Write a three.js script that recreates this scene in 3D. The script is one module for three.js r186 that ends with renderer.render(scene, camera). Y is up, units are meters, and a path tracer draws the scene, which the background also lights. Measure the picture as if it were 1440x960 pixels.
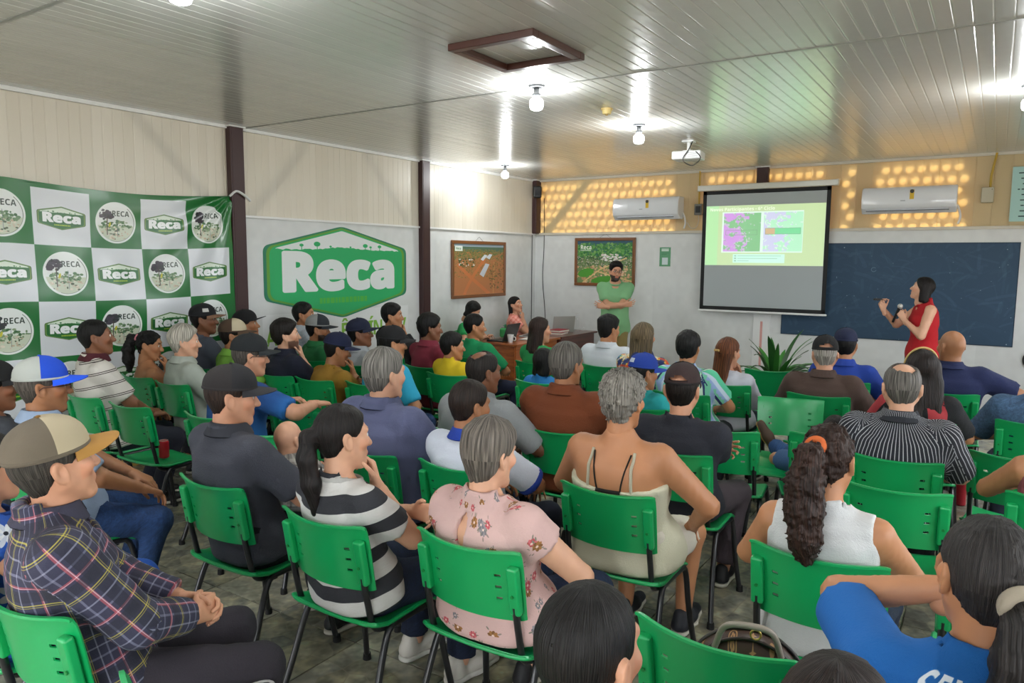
import * as THREE from 'three';
import { RoundedBoxGeometry } from 'three/addons/geometries/RoundedBoxGeometry.js';
import { mergeGeometries } from 'three/addons/utils/BufferGeometryUtils.js';
import { RectAreaLightUniformsLib } from 'three/addons/lights/RectAreaLightUniformsLib.js';

// ------------------------------------------------------------------ camera, sky, sun, exposure
const scene = new THREE.Scene();
const renderer = new THREE.WebGLRenderer({ antialias: true });
renderer.toneMapping = THREE.LinearToneMapping;
renderer.toneMappingExposure = 1.45;
renderer.shadowMap.enabled = true;
RectAreaLightUniformsLib.init();
const camera = new THREE.PerspectiveCamera(49.65, 1.5, 0.05, 200);
const EYE = [6.15, 1.8, 10.064], YAW = 0.5791, PITCH = 0.1109;
camera.position.set(...EYE);
camera.lookAt(EYE[0] - Math.sin(YAW) * Math.cos(PITCH), EYE[1] - Math.sin(PITCH), EYE[2] - Math.cos(YAW) * Math.cos(PITCH));
camera.rotateZ(0.0073);
scene.background = new THREE.Color().setRGB(4.9, 5.1, 5.3);          // bright hazy tropical sky
const sun = new THREE.DirectionalLight(new THREE.Color().setRGB(1, 0.93, 0.8), 13);
sun.position.set(2.2, 9, -13); sun.target.position.set(4, 2.5, 0);
sun.castShadow = true; sun.shadow.radius = 4; sun.shadow.mapSize.set(2048, 2048);
Object.assign(sun.shadow.camera, { left: -12, right: 12, top: 12, bottom: -12, near: 1, far: 45 });
scene.add(sun, sun.target);
const BULB_POWER = 1.8;

// ------------------------------------------------------------------ helpers
const CEIL = 3.03, JOIN = 2.19, RX = 8.0, RZ = 11.0;
const lin = (hex) => { const c = new THREE.Color(hex); return [c.r, c.g, c.b]; };
function rng(seed) { let a = seed | 0; return () => { a = (a + 0x6d2b79f5) | 0; let t = Math.imul(a ^ (a >>> 15), 1 | a); t = (t + Math.imul(t ^ (t >>> 7), 61 | t)) ^ t; return ((t ^ (t >>> 14)) >>> 0) / 4294967296; }; }
const clamp = (x, a, b) => (x < a ? a : x > b ? b : x), mix = (a, b, t) => a + (b - a) * t;
const sstep = (a, b, x) => { const t = clamp((x - a) / (b - a), 0, 1); return t * t * (3 - 2 * t); };
const NOISE = new Float32Array(32 * 32 * 32); { const r = rng(11); for (let i = 0; i < NOISE.length; i++) NOISE[i] = r() * 2 - 1; }
function noise3(x, y, z) {
  const xi = Math.floor(x), yi = Math.floor(y), zi = Math.floor(z); let fx = x - xi, fy = y - yi, fz = z - zi;
  fx = fx * fx * (3 - 2 * fx); fy = fy * fy * (3 - 2 * fy); fz = fz * fz * (3 - 2 * fz);
  const X = xi & 31, X1 = (xi + 1) & 31, Y = (yi & 31) << 5, Y1 = ((yi + 1) & 31) << 5, Z = (zi & 31) << 10, Z1 = ((zi + 1) & 31) << 10, N = NOISE;
  const a = N[X + Y + Z], b = N[X1 + Y + Z], c = N[X + Y1 + Z], d = N[X1 + Y1 + Z], e = N[X + Y + Z1], f = N[X1 + Y + Z1], g = N[X + Y1 + Z1], h = N[X1 + Y1 + Z1];
  const p = a + (b - a) * fx, q = c + (d - c) * fx, r = e + (f - e) * fx, s = g + (h - g) * fx, t = p + (q - p) * fy, u = r + (s - r) * fy;
  return t + (u - t) * fz;
}
const taken = new Map();
function numbered(name) { const n = taken.get(name) || 0; taken.set(name, n + 1); return n ? name + '_' + String(n).padStart(3, '0') : name; }
function shade(m) { m.castShadow = true; m.receiveShadow = true; return m; }
function part(name, geo, mat, parent) { const m = shade(new THREE.Mesh(geo, mat)); m.name = name; parent.add(m); return m; }
function tag(o, label, category, group) { o.userData.label = label; o.userData.category = category; if (group) o.userData.group = group; return o; }
function thing(name, label, category, [x, y, z] = [0, 0, 0], turn = 0, group) {
  const o = new THREE.Group(); o.name = numbered(name); o.position.set(x, y, z); o.rotation.y = turn; scene.add(o); return tag(o, label, category, group);
}
function struct(name, geo, mat, label, category) { const m = shade(geo ? new THREE.Mesh(geo, mat) : new THREE.Group()); m.name = name; m.userData.kind = 'structure'; if (label) { m.userData.label = label; m.userData.category = category; } scene.add(m); return m; }
function box(w, h, d, x = 0, y = 0, z = 0, r = 0) { const g = r ? new RoundedBoxGeometry(w, h, d, 2, r) : new THREE.BoxGeometry(w, h, d); return g.translate(x, y, z); }
function tube(pts, r, seg = 24, rad = 8, closed = false) { return new THREE.TubeGeometry(new THREE.CatmullRomCurve3(pts.map((p) => new THREE.Vector3(...p)), closed, 'centripetal'), seg, r, rad, closed); }
function poly(pts, r, rad = 8) { const path = new THREE.CurvePath(); for (let i = 0; i + 1 < pts.length; i++) path.add(new THREE.LineCurve3(new THREE.Vector3(...pts[i]), new THREE.Vector3(...pts[i + 1]))); return new THREE.TubeGeometry(path, (pts.length - 1) * 3, r, rad, false); }
function cyl(r0, r1, h, x = 0, y = 0, z = 0, seg = 20) { return new THREE.CylinderGeometry(r0, r1, h, seg).translate(x, y, z); }
function merge(list) { const hasUv = list.every((g) => g.attributes.uv); return mergeGeometries(list.map((g) => { const n = g.index ? g.toNonIndexed() : g.clone(); for (const k of Object.keys(n.attributes)) if (!['position', 'normal', hasUv ? 'uv' : ''].includes(k)) n.deleteAttribute(k); return n; })); }
function std(color, roughness = 0.6, extra = {}) { return new THREE.MeshPhysicalMaterial({ color: Array.isArray(color) ? new THREE.Color().setRGB(...color) : new THREE.Color(color), roughness, ...extra }); }
function canvas(w, h, draw) { const c = document.createElement('canvas'); c.width = w; c.height = h; const g = c.getContext('2d'); draw(g, w, h); return c; }
function ctex(w, h, draw, { repeat, srgb = true, clampEdge = false } = {}) {
  const t = new THREE.CanvasTexture(canvas(w, h, draw)); if (srgb) t.colorSpace = THREE.SRGBColorSpace;
  t.wrapS = t.wrapT = clampEdge ? THREE.ClampToEdgeWrapping : THREE.RepeatWrapping; t.magFilter = THREE.LinearFilter; if (repeat) t.repeat.set(...repeat); return t;
}
function dtex(n, f, { repeat, srgb = false } = {}) {              // f(u, v) -> grey or [r, g, b] in 0..1
  const d = new Uint8Array(n * n * 4);
  for (let j = 0; j < n; j++) for (let i = 0; i < n; i++) { const v = f(i / n, j / n), o = (j * n + i) * 4; for (let k = 0; k < 3; k++) d[o + k] = clamp((v.length ? v[k] : v) * 255, 0, 255); d[o + 3] = 255; }
  const t = new THREE.DataTexture(d, n, n); t.magFilter = THREE.LinearFilter; t.wrapS = t.wrapT = THREE.RepeatWrapping; if (srgb) t.colorSpace = THREE.SRGBColorSpace; if (repeat) t.repeat.set(...repeat); t.needsUpdate = true; return t;
}
const again = (t, rx, ry) => { const c = t.clone(); c.repeat.set(rx, ry); c.needsUpdate = true; return c; };
const tn = (u, v, f, s = 0) => noise3(u * f + s, v * f + s * 1.7, s * 3.1) ;      // f a divisor of 32 tiles
const tfbm = (u, v, f, s = 0) => tn(u, v, f, s) * 0.55 + tn(u, v, f * 2, s + 3) * 0.3 + tn(u, v, f * 4, s + 5) * 0.15;

// ------------------------------------------------------------------ shared textures
const PLASTER = dtex(256, (u, v) => 0.5 + 0.35 * tfbm(u, v, 8, 1), {});
const WALLMAP = dtex(256, (u, v) => { const n = 0.955 + 0.035 * tfbm(u, v, 4, 2) + 0.02 * tn(u, v, 32, 4); return [n, n, n * 0.995]; }, { srgb: true });
const FABRIC = dtex(256, (u, v) => 0.5 + 0.25 * Math.sin(u * 256 * 0.7854) * Math.sin(v * 256 * 0.7854) + 0.35 * tn(u, v, 32, 7), {});
const HAIRTEX = dtex(256, (u, v) => clamp(0.55 + 0.38 * noise3(u * 128, v * 4, 3) + 0.22 * noise3(u * 64, v * 8, 9), 0, 1), {});
const HAIRMAP = dtex(256, (u, v) => { const n = clamp(0.78 + 0.25 * noise3(u * 128, v * 4, 3) + 0.2 * noise3(u * 32, v * 4, 19), 0, 1); return [n, n, n]; }, { srgb: true });
const DENIM = dtex(256, (u, v) => { const n = 0.8 + 0.12 * tn(u, v, 32, 3) + 0.14 * tfbm(u, v, 4, 8) + 0.06 * Math.sin((u + v) * 256 * 0.7854); return [n * 0.98, n, n]; }, { srgb: true });
const PVCBUMP = dtex(128, (u, v) => 0.5 + 0.3 * tn(u, v, 4, 2), {});

// ------------------------------------------------------------------ the room
const M = {
  plaster: std('#e2e4e4', 0.75, { map: again(WALLMAP, 0.5, 0.5), bumpMap: again(PLASTER, 1.2, 1.2), bumpScale: 0.003 }),
  board: std('#d8d4c8', 0.5), white: std('#e6e7e6', 0.4), brown: std('#3a1f20', 0.45), wood: std('#5b3426', 0.5),
  black: std('#121314', 0.45), steel: std('#15161a', 0.32, { metalness: 0.0, clearcoat: 0.4, clearcoatRoughness: 0.2 }), green: std([0.004, 0.34, 0.095], 0.33, { clearcoat: 0.25, clearcoatRoughness: 0.25 }),
};
const pvcCeil = [0, 1, 2, 3].map((k) => std([0.56 + k * 0.012, 0.565 + k * 0.01, 0.535 + k * 0.01], 0.24, { clearcoat: 0.5, clearcoatRoughness: 0.16, bumpMap: again(PVCBUMP, 0.7, 3), bumpScale: 0.002 }));
const pvcWall = [0, 1, 2].map((k) => std([0.70 - k * 0.015, 0.66 - k * 0.016, 0.575 - k * 0.018], 0.4, { transmission: 0.14, thickness: 0 }));
const pvcFront = std([0.80, 0.665, 0.4], 0.8, { transmission: 0.4, thickness: 0 });   // one thin translucent plastic all along the front wall

// floor: slab with printed-stone ceramic tiles laid on it
const floor = struct('floor', box(RX + 0.5, 0.2, RZ + 0.5, RX / 2, -0.113, RZ / 2), std('#8d877a', 0.8), 'dark stone-patterned ceramic tile floor of the hall', 'floor');
function stoneTex(seed) {
  const r = rng(seed), N = 5, pts = []; for (let j = 0; j < N; j++) for (let i = 0; i < N; i++) pts.push([(i + 0.15 + 0.7 * r()) / N, (j + 0.15 + 0.7 * r()) / N, r(), r()]);
  return dtex(256, (u, v) => {
    let a = 9, b = 9, w = null;
    for (const p of pts) { let dx = Math.abs(u - p[0]), dy = Math.abs(v - p[1]); dx = Math.min(dx, 1 - dx); dy = Math.min(dy, 1 - dy); const d = Math.hypot(dx, dy); if (d < a) { b = a; a = d; w = p; } else if (d < b) b = d; }
    const e = sstep(0.0, 0.016, b - a), n = tfbm(u, v, 8, seed), m = tn(u, v, 32, seed + 2);
    const base = 0.46 + w[2] * 0.1 + n * 0.17 + m * 0.05, warm = w[3] * 0.05 + Math.max(0, n) * 0.1;
    const c = [base + warm * 1.1, base + warm * 0.8, base * 0.91 + 0.01], g = [0.56, 0.53, 0.46];
    return [0, 1, 2].map((k) => clamp(mix(g[k], c[k], 0.35 + 0.65 * e), 0.04, 0.7));
  }, { srgb: true });
}
{
  const tw = RX / 15, td = RZ / 20, geo = new RoundedBoxGeometry(tw - 0.006, 0.012, td - 0.006, 1, 0.0015), mats = [];
  const gp = geo.attributes.position, guv = geo.attributes.uv; for (let i = 0; i < gp.count; i++) guv.setXY(i, gp.getX(i) / tw + 0.5, gp.getZ(i) / td + 0.5);
  for (let k = 0; k < 4; k++) { const t = stoneTex(31 + k); mats.push(std('#ffffff', 0.2, { map: t, roughness: 0.16 + 0.03 * k, bumpMap: t, bumpScale: 0.0012 })); }
  const r = rng(5);
  for (let j = 0; j < 20; j++) for (let i = 0; i < 15; i++) { const t = part('tile', geo, mats[Math.floor(r() * 4)], floor); t.position.set((i + 0.5) * tw, -0.006, (j + 0.5) * td); t.rotation.y = Math.floor(r() * 2) * Math.PI; }
}
// masonry below, plastic cladding above
const uvBox = (g) => { const p = g.attributes.position, n = g.attributes.normal, u = g.attributes.uv; for (let i = 0; i < p.count; i++) { const ax = Math.abs(n.getX(i)), ay = Math.abs(n.getY(i)); u.setXY(i, ax > 0.5 ? p.getZ(i) : p.getX(i), ay > 0.5 ? p.getZ(i) : p.getY(i)); } return g; };
const wallLeft = struct('wall_left', uvBox(box(0.16, JOIN, RZ + 0.2, -0.08, JOIN / 2, RZ / 2 - 0.1)), M.plaster, 'white plastered wall with the painted logo, cream plastic cladding above', 'wall');
const wallFront = struct('wall_front', uvBox(box(RX + 0.2, JOIN, 0.16, RX / 2, JOIN / 2, -0.08)), M.plaster, 'white plastered wall behind the screen, glowing plastic cladding above', 'wall');
const wallRight = struct('wall_right', merge([box(0.16, 0.95, RZ, RX + 0.08, 0.475, RZ / 2), box(0.16, CEIL - 2.1, RZ, RX + 0.08, (CEIL + 2.1) / 2, RZ / 2), ...[[0, 1.2], [3.0, 3.8], [5.6, 6.4], [8.2, 8.9], [10.6, RZ]].map(([a, b]) => box(0.16, 1.15, b - a, RX + 0.08, 1.525, (a + b) / 2))]), M.plaster, 'white side wall with open windows', 'wall');
const wallBack = struct('wall_back', merge([box(2.0, CEIL, 0.16, 1.0, CEIL / 2, RZ + 0.08), box(RX - 6.2, CEIL, 0.16, (RX + 6.2) / 2, CEIL / 2, RZ + 0.08), box(4.2, CEIL - 2.2, 0.16, 4.1, (CEIL + 2.2) / 2, RZ + 0.08), box(1.2, 2.2, 0.16, 4.1, 1.1, RZ + 0.08)]), M.plaster, 'white rear wall with wide doorways', 'wall');
struct('ground', box(60, 0.1, 60, 4, -0.27, 5), std([0.33, 0.27, 0.19], 0.95), 'bare earth yard outside the hall', 'ground');
const ceiling = struct('ceiling', box(RX + 0.5, 0.12, RZ + 0.5, RX / 2, CEIL + 0.075, RZ / 2), std('#8b8d88', 0.8), 'ceiling of glossy pale plastic slats', 'ceiling');
function slatGeo(w, t, len) {                                          // long strip, rounded edges, tongue groove at one side; runs along z, face down (-y)
  const h = w / 2 - 0.0002, s = new THREE.Shape(); s.moveTo(-h, t); s.lineTo(-h, 0.0018); s.lineTo(-h + 0.003, 0.0003); s.lineTo(-h + 0.007, 0); s.lineTo(h - 0.008, 0); s.lineTo(h - 0.0055, 0.0015); s.lineTo(h, 0.002); s.lineTo(h, t); s.closePath();
  return new THREE.ExtrudeGeometry(s, { depth: len, bevelEnabled: false }).translate(0, 0, -len / 2);
}
{
  const w = 0.0865, r = rng(8), n = Math.ceil(RX / w);
  for (const [a, b] of [[0.02, 5.395], [5.405, 8.135], [8.145, RZ]]) {
    const g = slatGeo(w, 0.01, b - a);
    for (let i = 0; i < n; i++) { const m = part('ceiling_slat', g, pvcCeil[Math.floor(r() * 4)], ceiling); m.position.set((i + 0.5) * w, CEIL + (r() - 0.5) * 0.0015, (a + b) / 2); m.rotation.z = (r() - 0.5) * 0.014; }
  }
  for (const z of [5.4, 8.14]) part('joint_strip', box(RX, 0.008, 0.022, RX / 2, CEIL - 0.001, z), std('#8f918c', 0.3), ceiling);
  // left cladding
  const gl = slatGeo(w, 0.01, CEIL - JOIN), nl = Math.floor(RZ / w);
  for (let i = 0; i < nl; i++) { const m = part('cladding_slat', gl, pvcWall[Math.floor(r() * 3)], wallLeft); m.position.set(-0.012, (CEIL + JOIN) / 2, (i + 0.5) * w); m.rotation.set(Math.PI / 2, 0, -Math.PI / 2, 'ZXY'); m.quaternion.setFromRotationMatrix(new THREE.Matrix4().makeBasis(new THREE.Vector3(0, 0, 1), new THREE.Vector3(-1, 0, 0), new THREE.Vector3(0, -1, 0))); }
  // front cladding
  const wf = 0.1778, gf = slatGeo(wf, 0.01, CEIL - JOIN), nf = 45;
  for (let i = 0; i < nf; i++) {
    const x = (i + 0.5) * wf, m = part('cladding_slat', gf, pvcFront, wallFront);
    m.position.set(x, (CEIL + JOIN) / 2, -0.012); m.quaternion.setFromRotationMatrix(new THREE.Matrix4().makeBasis(new THREE.Vector3(-1, 0, 0), new THREE.Vector3(0, 0, -1), new THREE.Vector3(0, -1, 0)));
  }
  // ventilated block wall outside the front cladding: round holes let the sun through
  const sh = new THREE.Shape(); sh.moveTo(0, JOIN - 0.02); sh.lineTo(RX, JOIN - 0.02); sh.lineTo(RX, CEIL + 0.05); sh.lineTo(0, CEIL + 0.05); sh.closePath();
  const bays = [[0.02, 2.32], [2.66, 4.29], [4.42, 4.66], [4.78, 5.8]];   // unseen blocks left solid outside these bays so the slats there stay dull
  for (let j = 0; j < 6; j++) for (let i = 0; i < 47; i++) { const x = 0.08 + i * 0.126 + (j % 2) * 0.063, y = JOIN + 0.078 + j * 0.136; if (bays.every(([a, b]) => x - 0.05 < a || x + 0.05 > b)) continue; const h = new THREE.Path(); h.absellipse(x, y, 0.05, 0.056, 0, Math.PI * 2, true); sh.holes.push(h); }
  part('block_screen', new THREE.ExtrudeGeometry(sh, { depth: 0.05, bevelEnabled: false, curveSegments: 10 }).translate(0, 0, -0.15), std('#b98a5e', 0.9), wallFront);
  // painted steel braces behind the cladding
  const brace = std('#8fb7b4', 0.6);
  const bar = (a, b, p, sx = 0.1, sz = 0.03) => { const d = new THREE.Vector3().subVectors(new THREE.Vector3(...b), new THREE.Vector3(...a)), g = new THREE.BoxGeometry(sx, d.length(), sz); g.applyQuaternion(new THREE.Quaternion().setFromUnitVectors(new THREE.Vector3(0, 1, 0), d.clone().normalize())); g.translate((a[0] + b[0]) / 2, (a[1] + b[1]) / 2, (a[2] + b[2]) / 2); part('brace', g, brace, p); };
  bar([0.15, JOIN, -0.045], [0.95, CEIL, -0.045], wallFront);
  for (const [a, b] of [[5.65, 6.5], [5.35, 4.55], [2.95, 3.75], [2.6, 1.9], [0.2, 0.9]]) bar([-0.045, JOIN, a], [-0.045, CEIL, b], wallLeft, 0.03, 0.1);
  // trims
  const tl = struct('trim_1', merge([box(0.03, 0.03, RZ, 0.012, CEIL - 0.015, RZ / 2), box(0.035, 0.022, RZ, 0.008, JOIN + 0.004, RZ / 2)]), M.white, 'white plastic trim along the top and foot of the left cladding', 'trim');
  struct('trim_2', merge([box(RX, 0.03, 0.03, RX / 2, CEIL - 0.015, 0.012), box(RX, 0.035, 0.04, RX / 2, JOIN + 0.006, 0.01)]), std('#c9c3b4', 0.5), 'white plastic trim along the top and foot of the front cladding', 'trim');
  struct('baseboard_front', box(RX, 0.07, 0.015, RX / 2, 0.035, 0.0075), std('#c9a65a', 0.5), 'yellowish tiled baseboard under the blackboard', 'baseboard');
  struct('baseboard_left', box(0.015, 0.07, RZ, 0.0075, 0.035, RZ / 2), std('#c9a65a', 0.5), 'yellowish tiled baseboard along the left wall', 'baseboard');
}
// maroon steel columns
for (const [x, z, y0, lab] of [[0.035, 5.53, 0, 'maroon steel column beside the checkered banner'], [0.035, 2.76, 0, 'maroon steel column right of the painted logo'], [0.05, 0.06, JOIN, 'short maroon steel column in the room corner above the white wall'], [3.5, 0.03, JOIN, 'short maroon column end above the projection screen']]) {
  const p = thing('steel_column', lab, 'column', [x, y0, z]); part('shaft', box(0.07, CEIL - y0 - 0.02, 0.15, 0, (CEIL - y0) / 2, 0, 0.006), M.brown, p); part('cap_plate', box(0.1, 0.012, 0.18, 0, CEIL - y0 - 0.008, 0), M.white, p);
  part('weld_seam', box(0.004, CEIL - y0 - 0.1, 0.006, 0.036, (CEIL - y0) / 2, 0.055), M.brown, p); if (x > 1) p.rotation.y = Math.PI / 2;
}
// ------------------------------------------------------------------ lamps and ceiling fittings
{
  const glow = std('#ffffff', 0.4, { emissive: new THREE.Color(0.97, 0.99, 1.0), emissiveIntensity: 3 }), dark = std('#55575a', 0.5);
  const bulbGeo = new THREE.LatheGeometry([[0.0, -0.085], [0.022, -0.083], [0.042, -0.074], [0.05, -0.055], [0.05, -0.02], [0.044, -0.006], [0.026, 0.006], [0.0, 0.008]].map((p) => new THREE.Vector2(...p)), 28);
  const neckGeo = new THREE.LatheGeometry([[0.0, 0.0], [0.024, 0.0], [0.03, 0.03], [0.02, 0.036], [0.019, 0.075], [0.0, 0.075]].map((p) => new THREE.Vector2(...p)), 20);
  const spots = [[3.32, 5.44, 'hanging by the timber hatch frame'], [3.33, 3.66, 'between the smoke detector and the projector'], [0.65, 1.85, 'above the aerial photograph near the corner'], [3.2, 8.12, 'above the rows beside the banner'], [6.26, 3.66, 'above the blackboard end of the room'], [6.0, 7.9, 'over the rear seats'], [3.3, 9.9, 'over the rear aisle']];
  for (const [x, z, where] of spots) {
    const t = thing('ceiling_lamp', 'white globe bulb in a grey ceiling socket ' + where, 'lamp', [x, CEIL, z]);
    part('ceiling_rose', cyl(0.06, 0.055, 0.014, 0, -0.009, 0, 28), dark, t); part('socket', neckGeo.clone().translate(0, -0.09, 0), dark, t);
    part('bulb', bulbGeo.clone().translate(0, -0.092, 0), glow, t);
    const l = new THREE.PointLight(new THREE.Color(0.96, 0.99, 1.0), BULB_POWER); l.position.set(x, CEIL - 0.13, z); l.castShadow = true; l.shadow.radius = 2; scene.add(l);
  }
  const h = thing('ceiling_hatch', 'dark timber frame of the ceiling hatch among the slats', 'hatch', [3.7, CEIL, 6.28]);
  const fr = std('#4a2a22', 0.35, { clearcoat: 0.3 });
  for (const [w, d, x, z] of [[0.58, 0.055, 0, -0.27], [0.58, 0.055, 0, 0.27], [0.055, 0.486, -0.2625, 0], [0.055, 0.486, 0.2625, 0]]) part('frame_rail', box(w, 0.04, d, x, -0.02, z, 0.006), fr, h);
  const d = thing('smoke_detector', 'small yellowed smoke detector on the ceiling', 'detector', [3.39, CEIL, 4.45]);
  part('base', cyl(0.05, 0.048, 0.012, 0, -0.006), std('#c9b070', 0.5), d); part('body', cyl(0.042, 0.034, 0.034, 0, -0.028), std('#d6bf7c', 0.5), d); part('sensor', cyl(0.012, 0.01, 0.012, 0, -0.05), std('#a58a48', 0.5), d);
  // projector
  const p = thing('projector', 'white ceiling projector with looped black cables on a bracket', 'projector', [3.38, CEIL, 2.5], 0.12);
  part('bracket', merge([box(0.12, 0.01, 0.12, 0, -0.005, 0), cyl(0.018, 0.018, 0.1, 0, -0.05, 0), box(0.1, 0.01, 0.1, 0, -0.1, 0)]), M.white, p);
  const pb = part('body', box(0.30, 0.085, 0.23, 0, -0.15, 0, 0.015), M.white, p); part('lens', cyl(0.032, 0.034, 0.03, 0, 0, 0).rotateX(Math.PI / 2).translate(-0.07, -0.15, -0.125), M.black, p);
  part('vent', merge([0, 1, 2, 3, 4].map((k) => box(0.1, 0.004, 0.004, 0.07, -0.175 + k * 0.011, 0.116))), std('#8a8c8e', 0.5), p);
  part('cable', merge([tube([[0.1, -0.12, 0.11], [0.16, -0.2, 0.16], [0.08, -0.27, 0.17], [-0.02, -0.2, 0.15], [0.03, -0.1, 0.12], [0.05, -0.01, 0.05]], 0.005, 40, 6)]), M.black, p);
}
// ------------------------------------------------------------------ front wall
function logoHex(g, cx, cy, w, h, o = {}) {                           // rounded hexagon emblem with the word Reca
  const path = (s) => { const a = w / 2 * s, b = h / 2 * s, k = h * 0.27 * s, P = [[-a, -k], [0, -b], [a, -k], [a, k], [0, b], [-a, k]], r = h * 0.09; g.beginPath(); g.moveTo(cx - a, cy); for (let i = 0; i < 6; i++) { const p = P[i], q = P[(i + 1) % 6]; g.arcTo(cx + p[0], cy + p[1], cx + q[0], cy + q[1], r); } g.closePath(); };
  path(1); g.fillStyle = o.outer; g.fill(); path(0.965); g.fillStyle = o.mid; g.fill(); path(0.93); g.fillStyle = o.inner; g.fill();
  g.save(); path(0.9); g.clip(); g.fillStyle = o.sky; g.beginPath(); g.moveTo(cx - w, cy - h); g.lineTo(cx + w, cy - h);
  const r = rng(4), y0 = cy - h * (o.lift || 0.235); g.lineTo(cx + w * 0.5, y0); for (let i = 60; i >= 0; i--) { const x = (i / 60 - 0.5) * w; g.lineTo(cx + x, y0 - h * (0.03 * Math.exp(-x * x / (w * w * 0.02)) + 0.014 * r())); } g.closePath(); g.fill();
  g.fillStyle = o.inner; for (const [tx, s] of [[-0.27, 0.022], [-0.17, 0.036], [0.17, 0.03], [0.21, 0.016], [0.28, 0.024], [-0.08, 0.014], [0.06, 0.012]]) { g.beginPath(); g.ellipse(cx + tx * w, y0 - h * (0.03 + s), w * s * 0.6, h * s * 0.7, 0, 0, 7); g.fill(); g.fillRect(cx + tx * w - w * 0.002, y0 - h * 0.04, w * 0.005, h * 0.05); }
  g.restore();
  const fs = h * 0.52; g.font = `bold ${fs}px sans-serif`; g.textAlign = 'center'; g.lineJoin = 'round'; g.textBaseline = 'alphabetic';
  const tw = g.measureText('Reca').width; g.save(); g.translate(cx, cy + h * 0.175); g.scale(w * 0.82 / tw, 1.02); g.lineWidth = fs * 0.14; g.strokeStyle = o.edge || o.inner; if (o.edge) g.strokeText('Reca', 0, 0); g.lineWidth = fs * 0.085; g.strokeStyle = o.text; g.fillStyle = o.text; g.strokeText('Reca', 0, 0); g.fillText('Reca', 0, 0); g.restore();
  g.fillStyle = o.sub; g.font = `bold ${h * 0.085}px sans-serif`; if (o.sub) { const r2 = rng(12); let x = cx - w * 0.16; while (x < cx + w * 0.16) { const lw = w * (0.014 + 0.014 * r2()); g.fillRect(x, cy + h * 0.27, lw, h * 0.06); x += lw + w * 0.006; } }
}
{
  const sc = thing('projection_screen', 'pull-down projection screen showing a green slide with two maps', 'screen', [3.56, 0, 0.15]);
  const slide = (g, w, h, off) => {
    g.fillStyle = off ? '#000' : '#dfe3e6'; g.fillRect(0, 0, w, h);
    const x = (f) => f * w, y = (f) => f * h; g.fillStyle = '#b3cf86'; g.fillRect(0, y(0.10), w, y(0.53)); g.fillStyle = '#9ddc8a'; g.fillRect(0, y(0.10), x(0.11), y(0.53));
    g.fillStyle = '#eef7dc'; g.font = `bold ${h * 0.04}px sans-serif`; g.textAlign = 'left'; g.fillText('Novos Participantes - 6° Ciclo', x(0.03), y(0.147));
    g.fillStyle = '#d8f0e2'; g.fillRect(x(0.145), y(0.157), x(0.685), y(0.36));
    const r = rng(77); for (let m = 0; m < 2; m++) for (let j = 0; j < 36; j++) for (let i = 0; i < 32; i++) { const u = i / 32, v = j / 36, q = noise3(u * 5 + 3, v * 9, 2) * 0.5 + noise3(u * 14, v * 20, 5) * 0.35 + (0.45 - u) * 1.1 + (r() - 0.5) * 0.35; g.fillStyle = m ? (q > 0.1 ? '#c0bfe2' : q > 0 ? '#d2eadb' : '#9fe6b4') : (q > 0.15 ? '#c46fd6' : q > 0.02 ? '#b9b7c0' : '#4fae55'); g.fillRect(x(0.16 + m * 0.345 + u * 0.32), y(0.168 + v * 0.338), x(0.0105), y(0.0098)); }
    g.fillStyle = '#2ecb74'; g.fillRect(x(0.52), y(0.305), x(0.29), y(0.052)); g.fillStyle = '#c79a58'; g.fillRect(x(0.52), y(0.305), x(0.08), y(0.052)); g.strokeStyle = '#2f7a3c'; g.lineWidth = h * 0.003; g.strokeRect(x(0.18), y(0.318), x(0.27), y(0.042)); g.strokeRect(x(0.52), y(0.305), x(0.29), y(0.052));
    g.fillStyle = '#bff5dc'; g.fillRect(x(0.25), y(0.53), x(0.44), y(0.077)); g.fillStyle = '#4f9f7c'; for (let k = 0; k < 3; k++) { g.fillRect(x(0.262), y(0.54 + k * 0.022), x(0.018), y(0.011)); g.fillRect(x(0.29), y(0.544 + k * 0.022), x(k === 2 ? 0.1 : 0.37 - k * 0.03), y(0.004)); }
  };
  const fab = part('fabric', new THREE.BoxGeometry(1.52, 1.49, 0.003).translate(0, 1.935, 0), std('#b9c0c2', 0.8, { map: ctex(64, 64, (g, w, h) => { g.fillStyle = '#fff'; g.fillRect(0, 0, w, h); }) }), sc);
  part('projected_slide', new THREE.PlaneGeometry(1.515, 1.485).translate(0, 1.935, 0.0022), std('#a9b0b2', 0.8, { emissive: '#ffffff', emissiveIntensity: 0.62, emissiveMap: ctex(1024, 1024, (g, w, h) => slide(g, w, h, true)) }), sc);
  part('black_border', merge([box(1.62, 0.05, 0.004, 0, 2.705, 0), box(1.62, 0.05, 0.004, 0, 1.165, 0), box(0.05, 1.59, 0.004, -0.785, 1.935, 0), box(0.05, 1.59, 0.004, 0.785, 1.935, 0)]), std('#141618', 0.7), sc);
  part('roller_case', box(1.78, 0.075, 0.075, 0, 2.77, -0.01, 0.012), std('#d9d9d2', 0.4), sc); part('bottom_bar', box(1.66, 0.026, 0.022, 0, 1.128, 0, 0.008), M.white, sc);
  for (const s of [-1, 1]) part('wall_bracket', box(0.03, 0.05, 0.1, s * 0.86, 2.79, -0.09), M.white, sc);
  const l = new THREE.RectAreaLight(new THREE.Color(0.55, 0.85, 0.5), 0.5, 1.5, 0.8); l.position.set(3.56, 2.15, 0.16); l.lookAt(3.56, 2.15, 5); scene.add(l);

  const bb = thing('blackboard', 'long dark blue chalkboard with smeared chalk on the front wall', 'blackboard', [5.08, 1.44, 0.012]);
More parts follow.
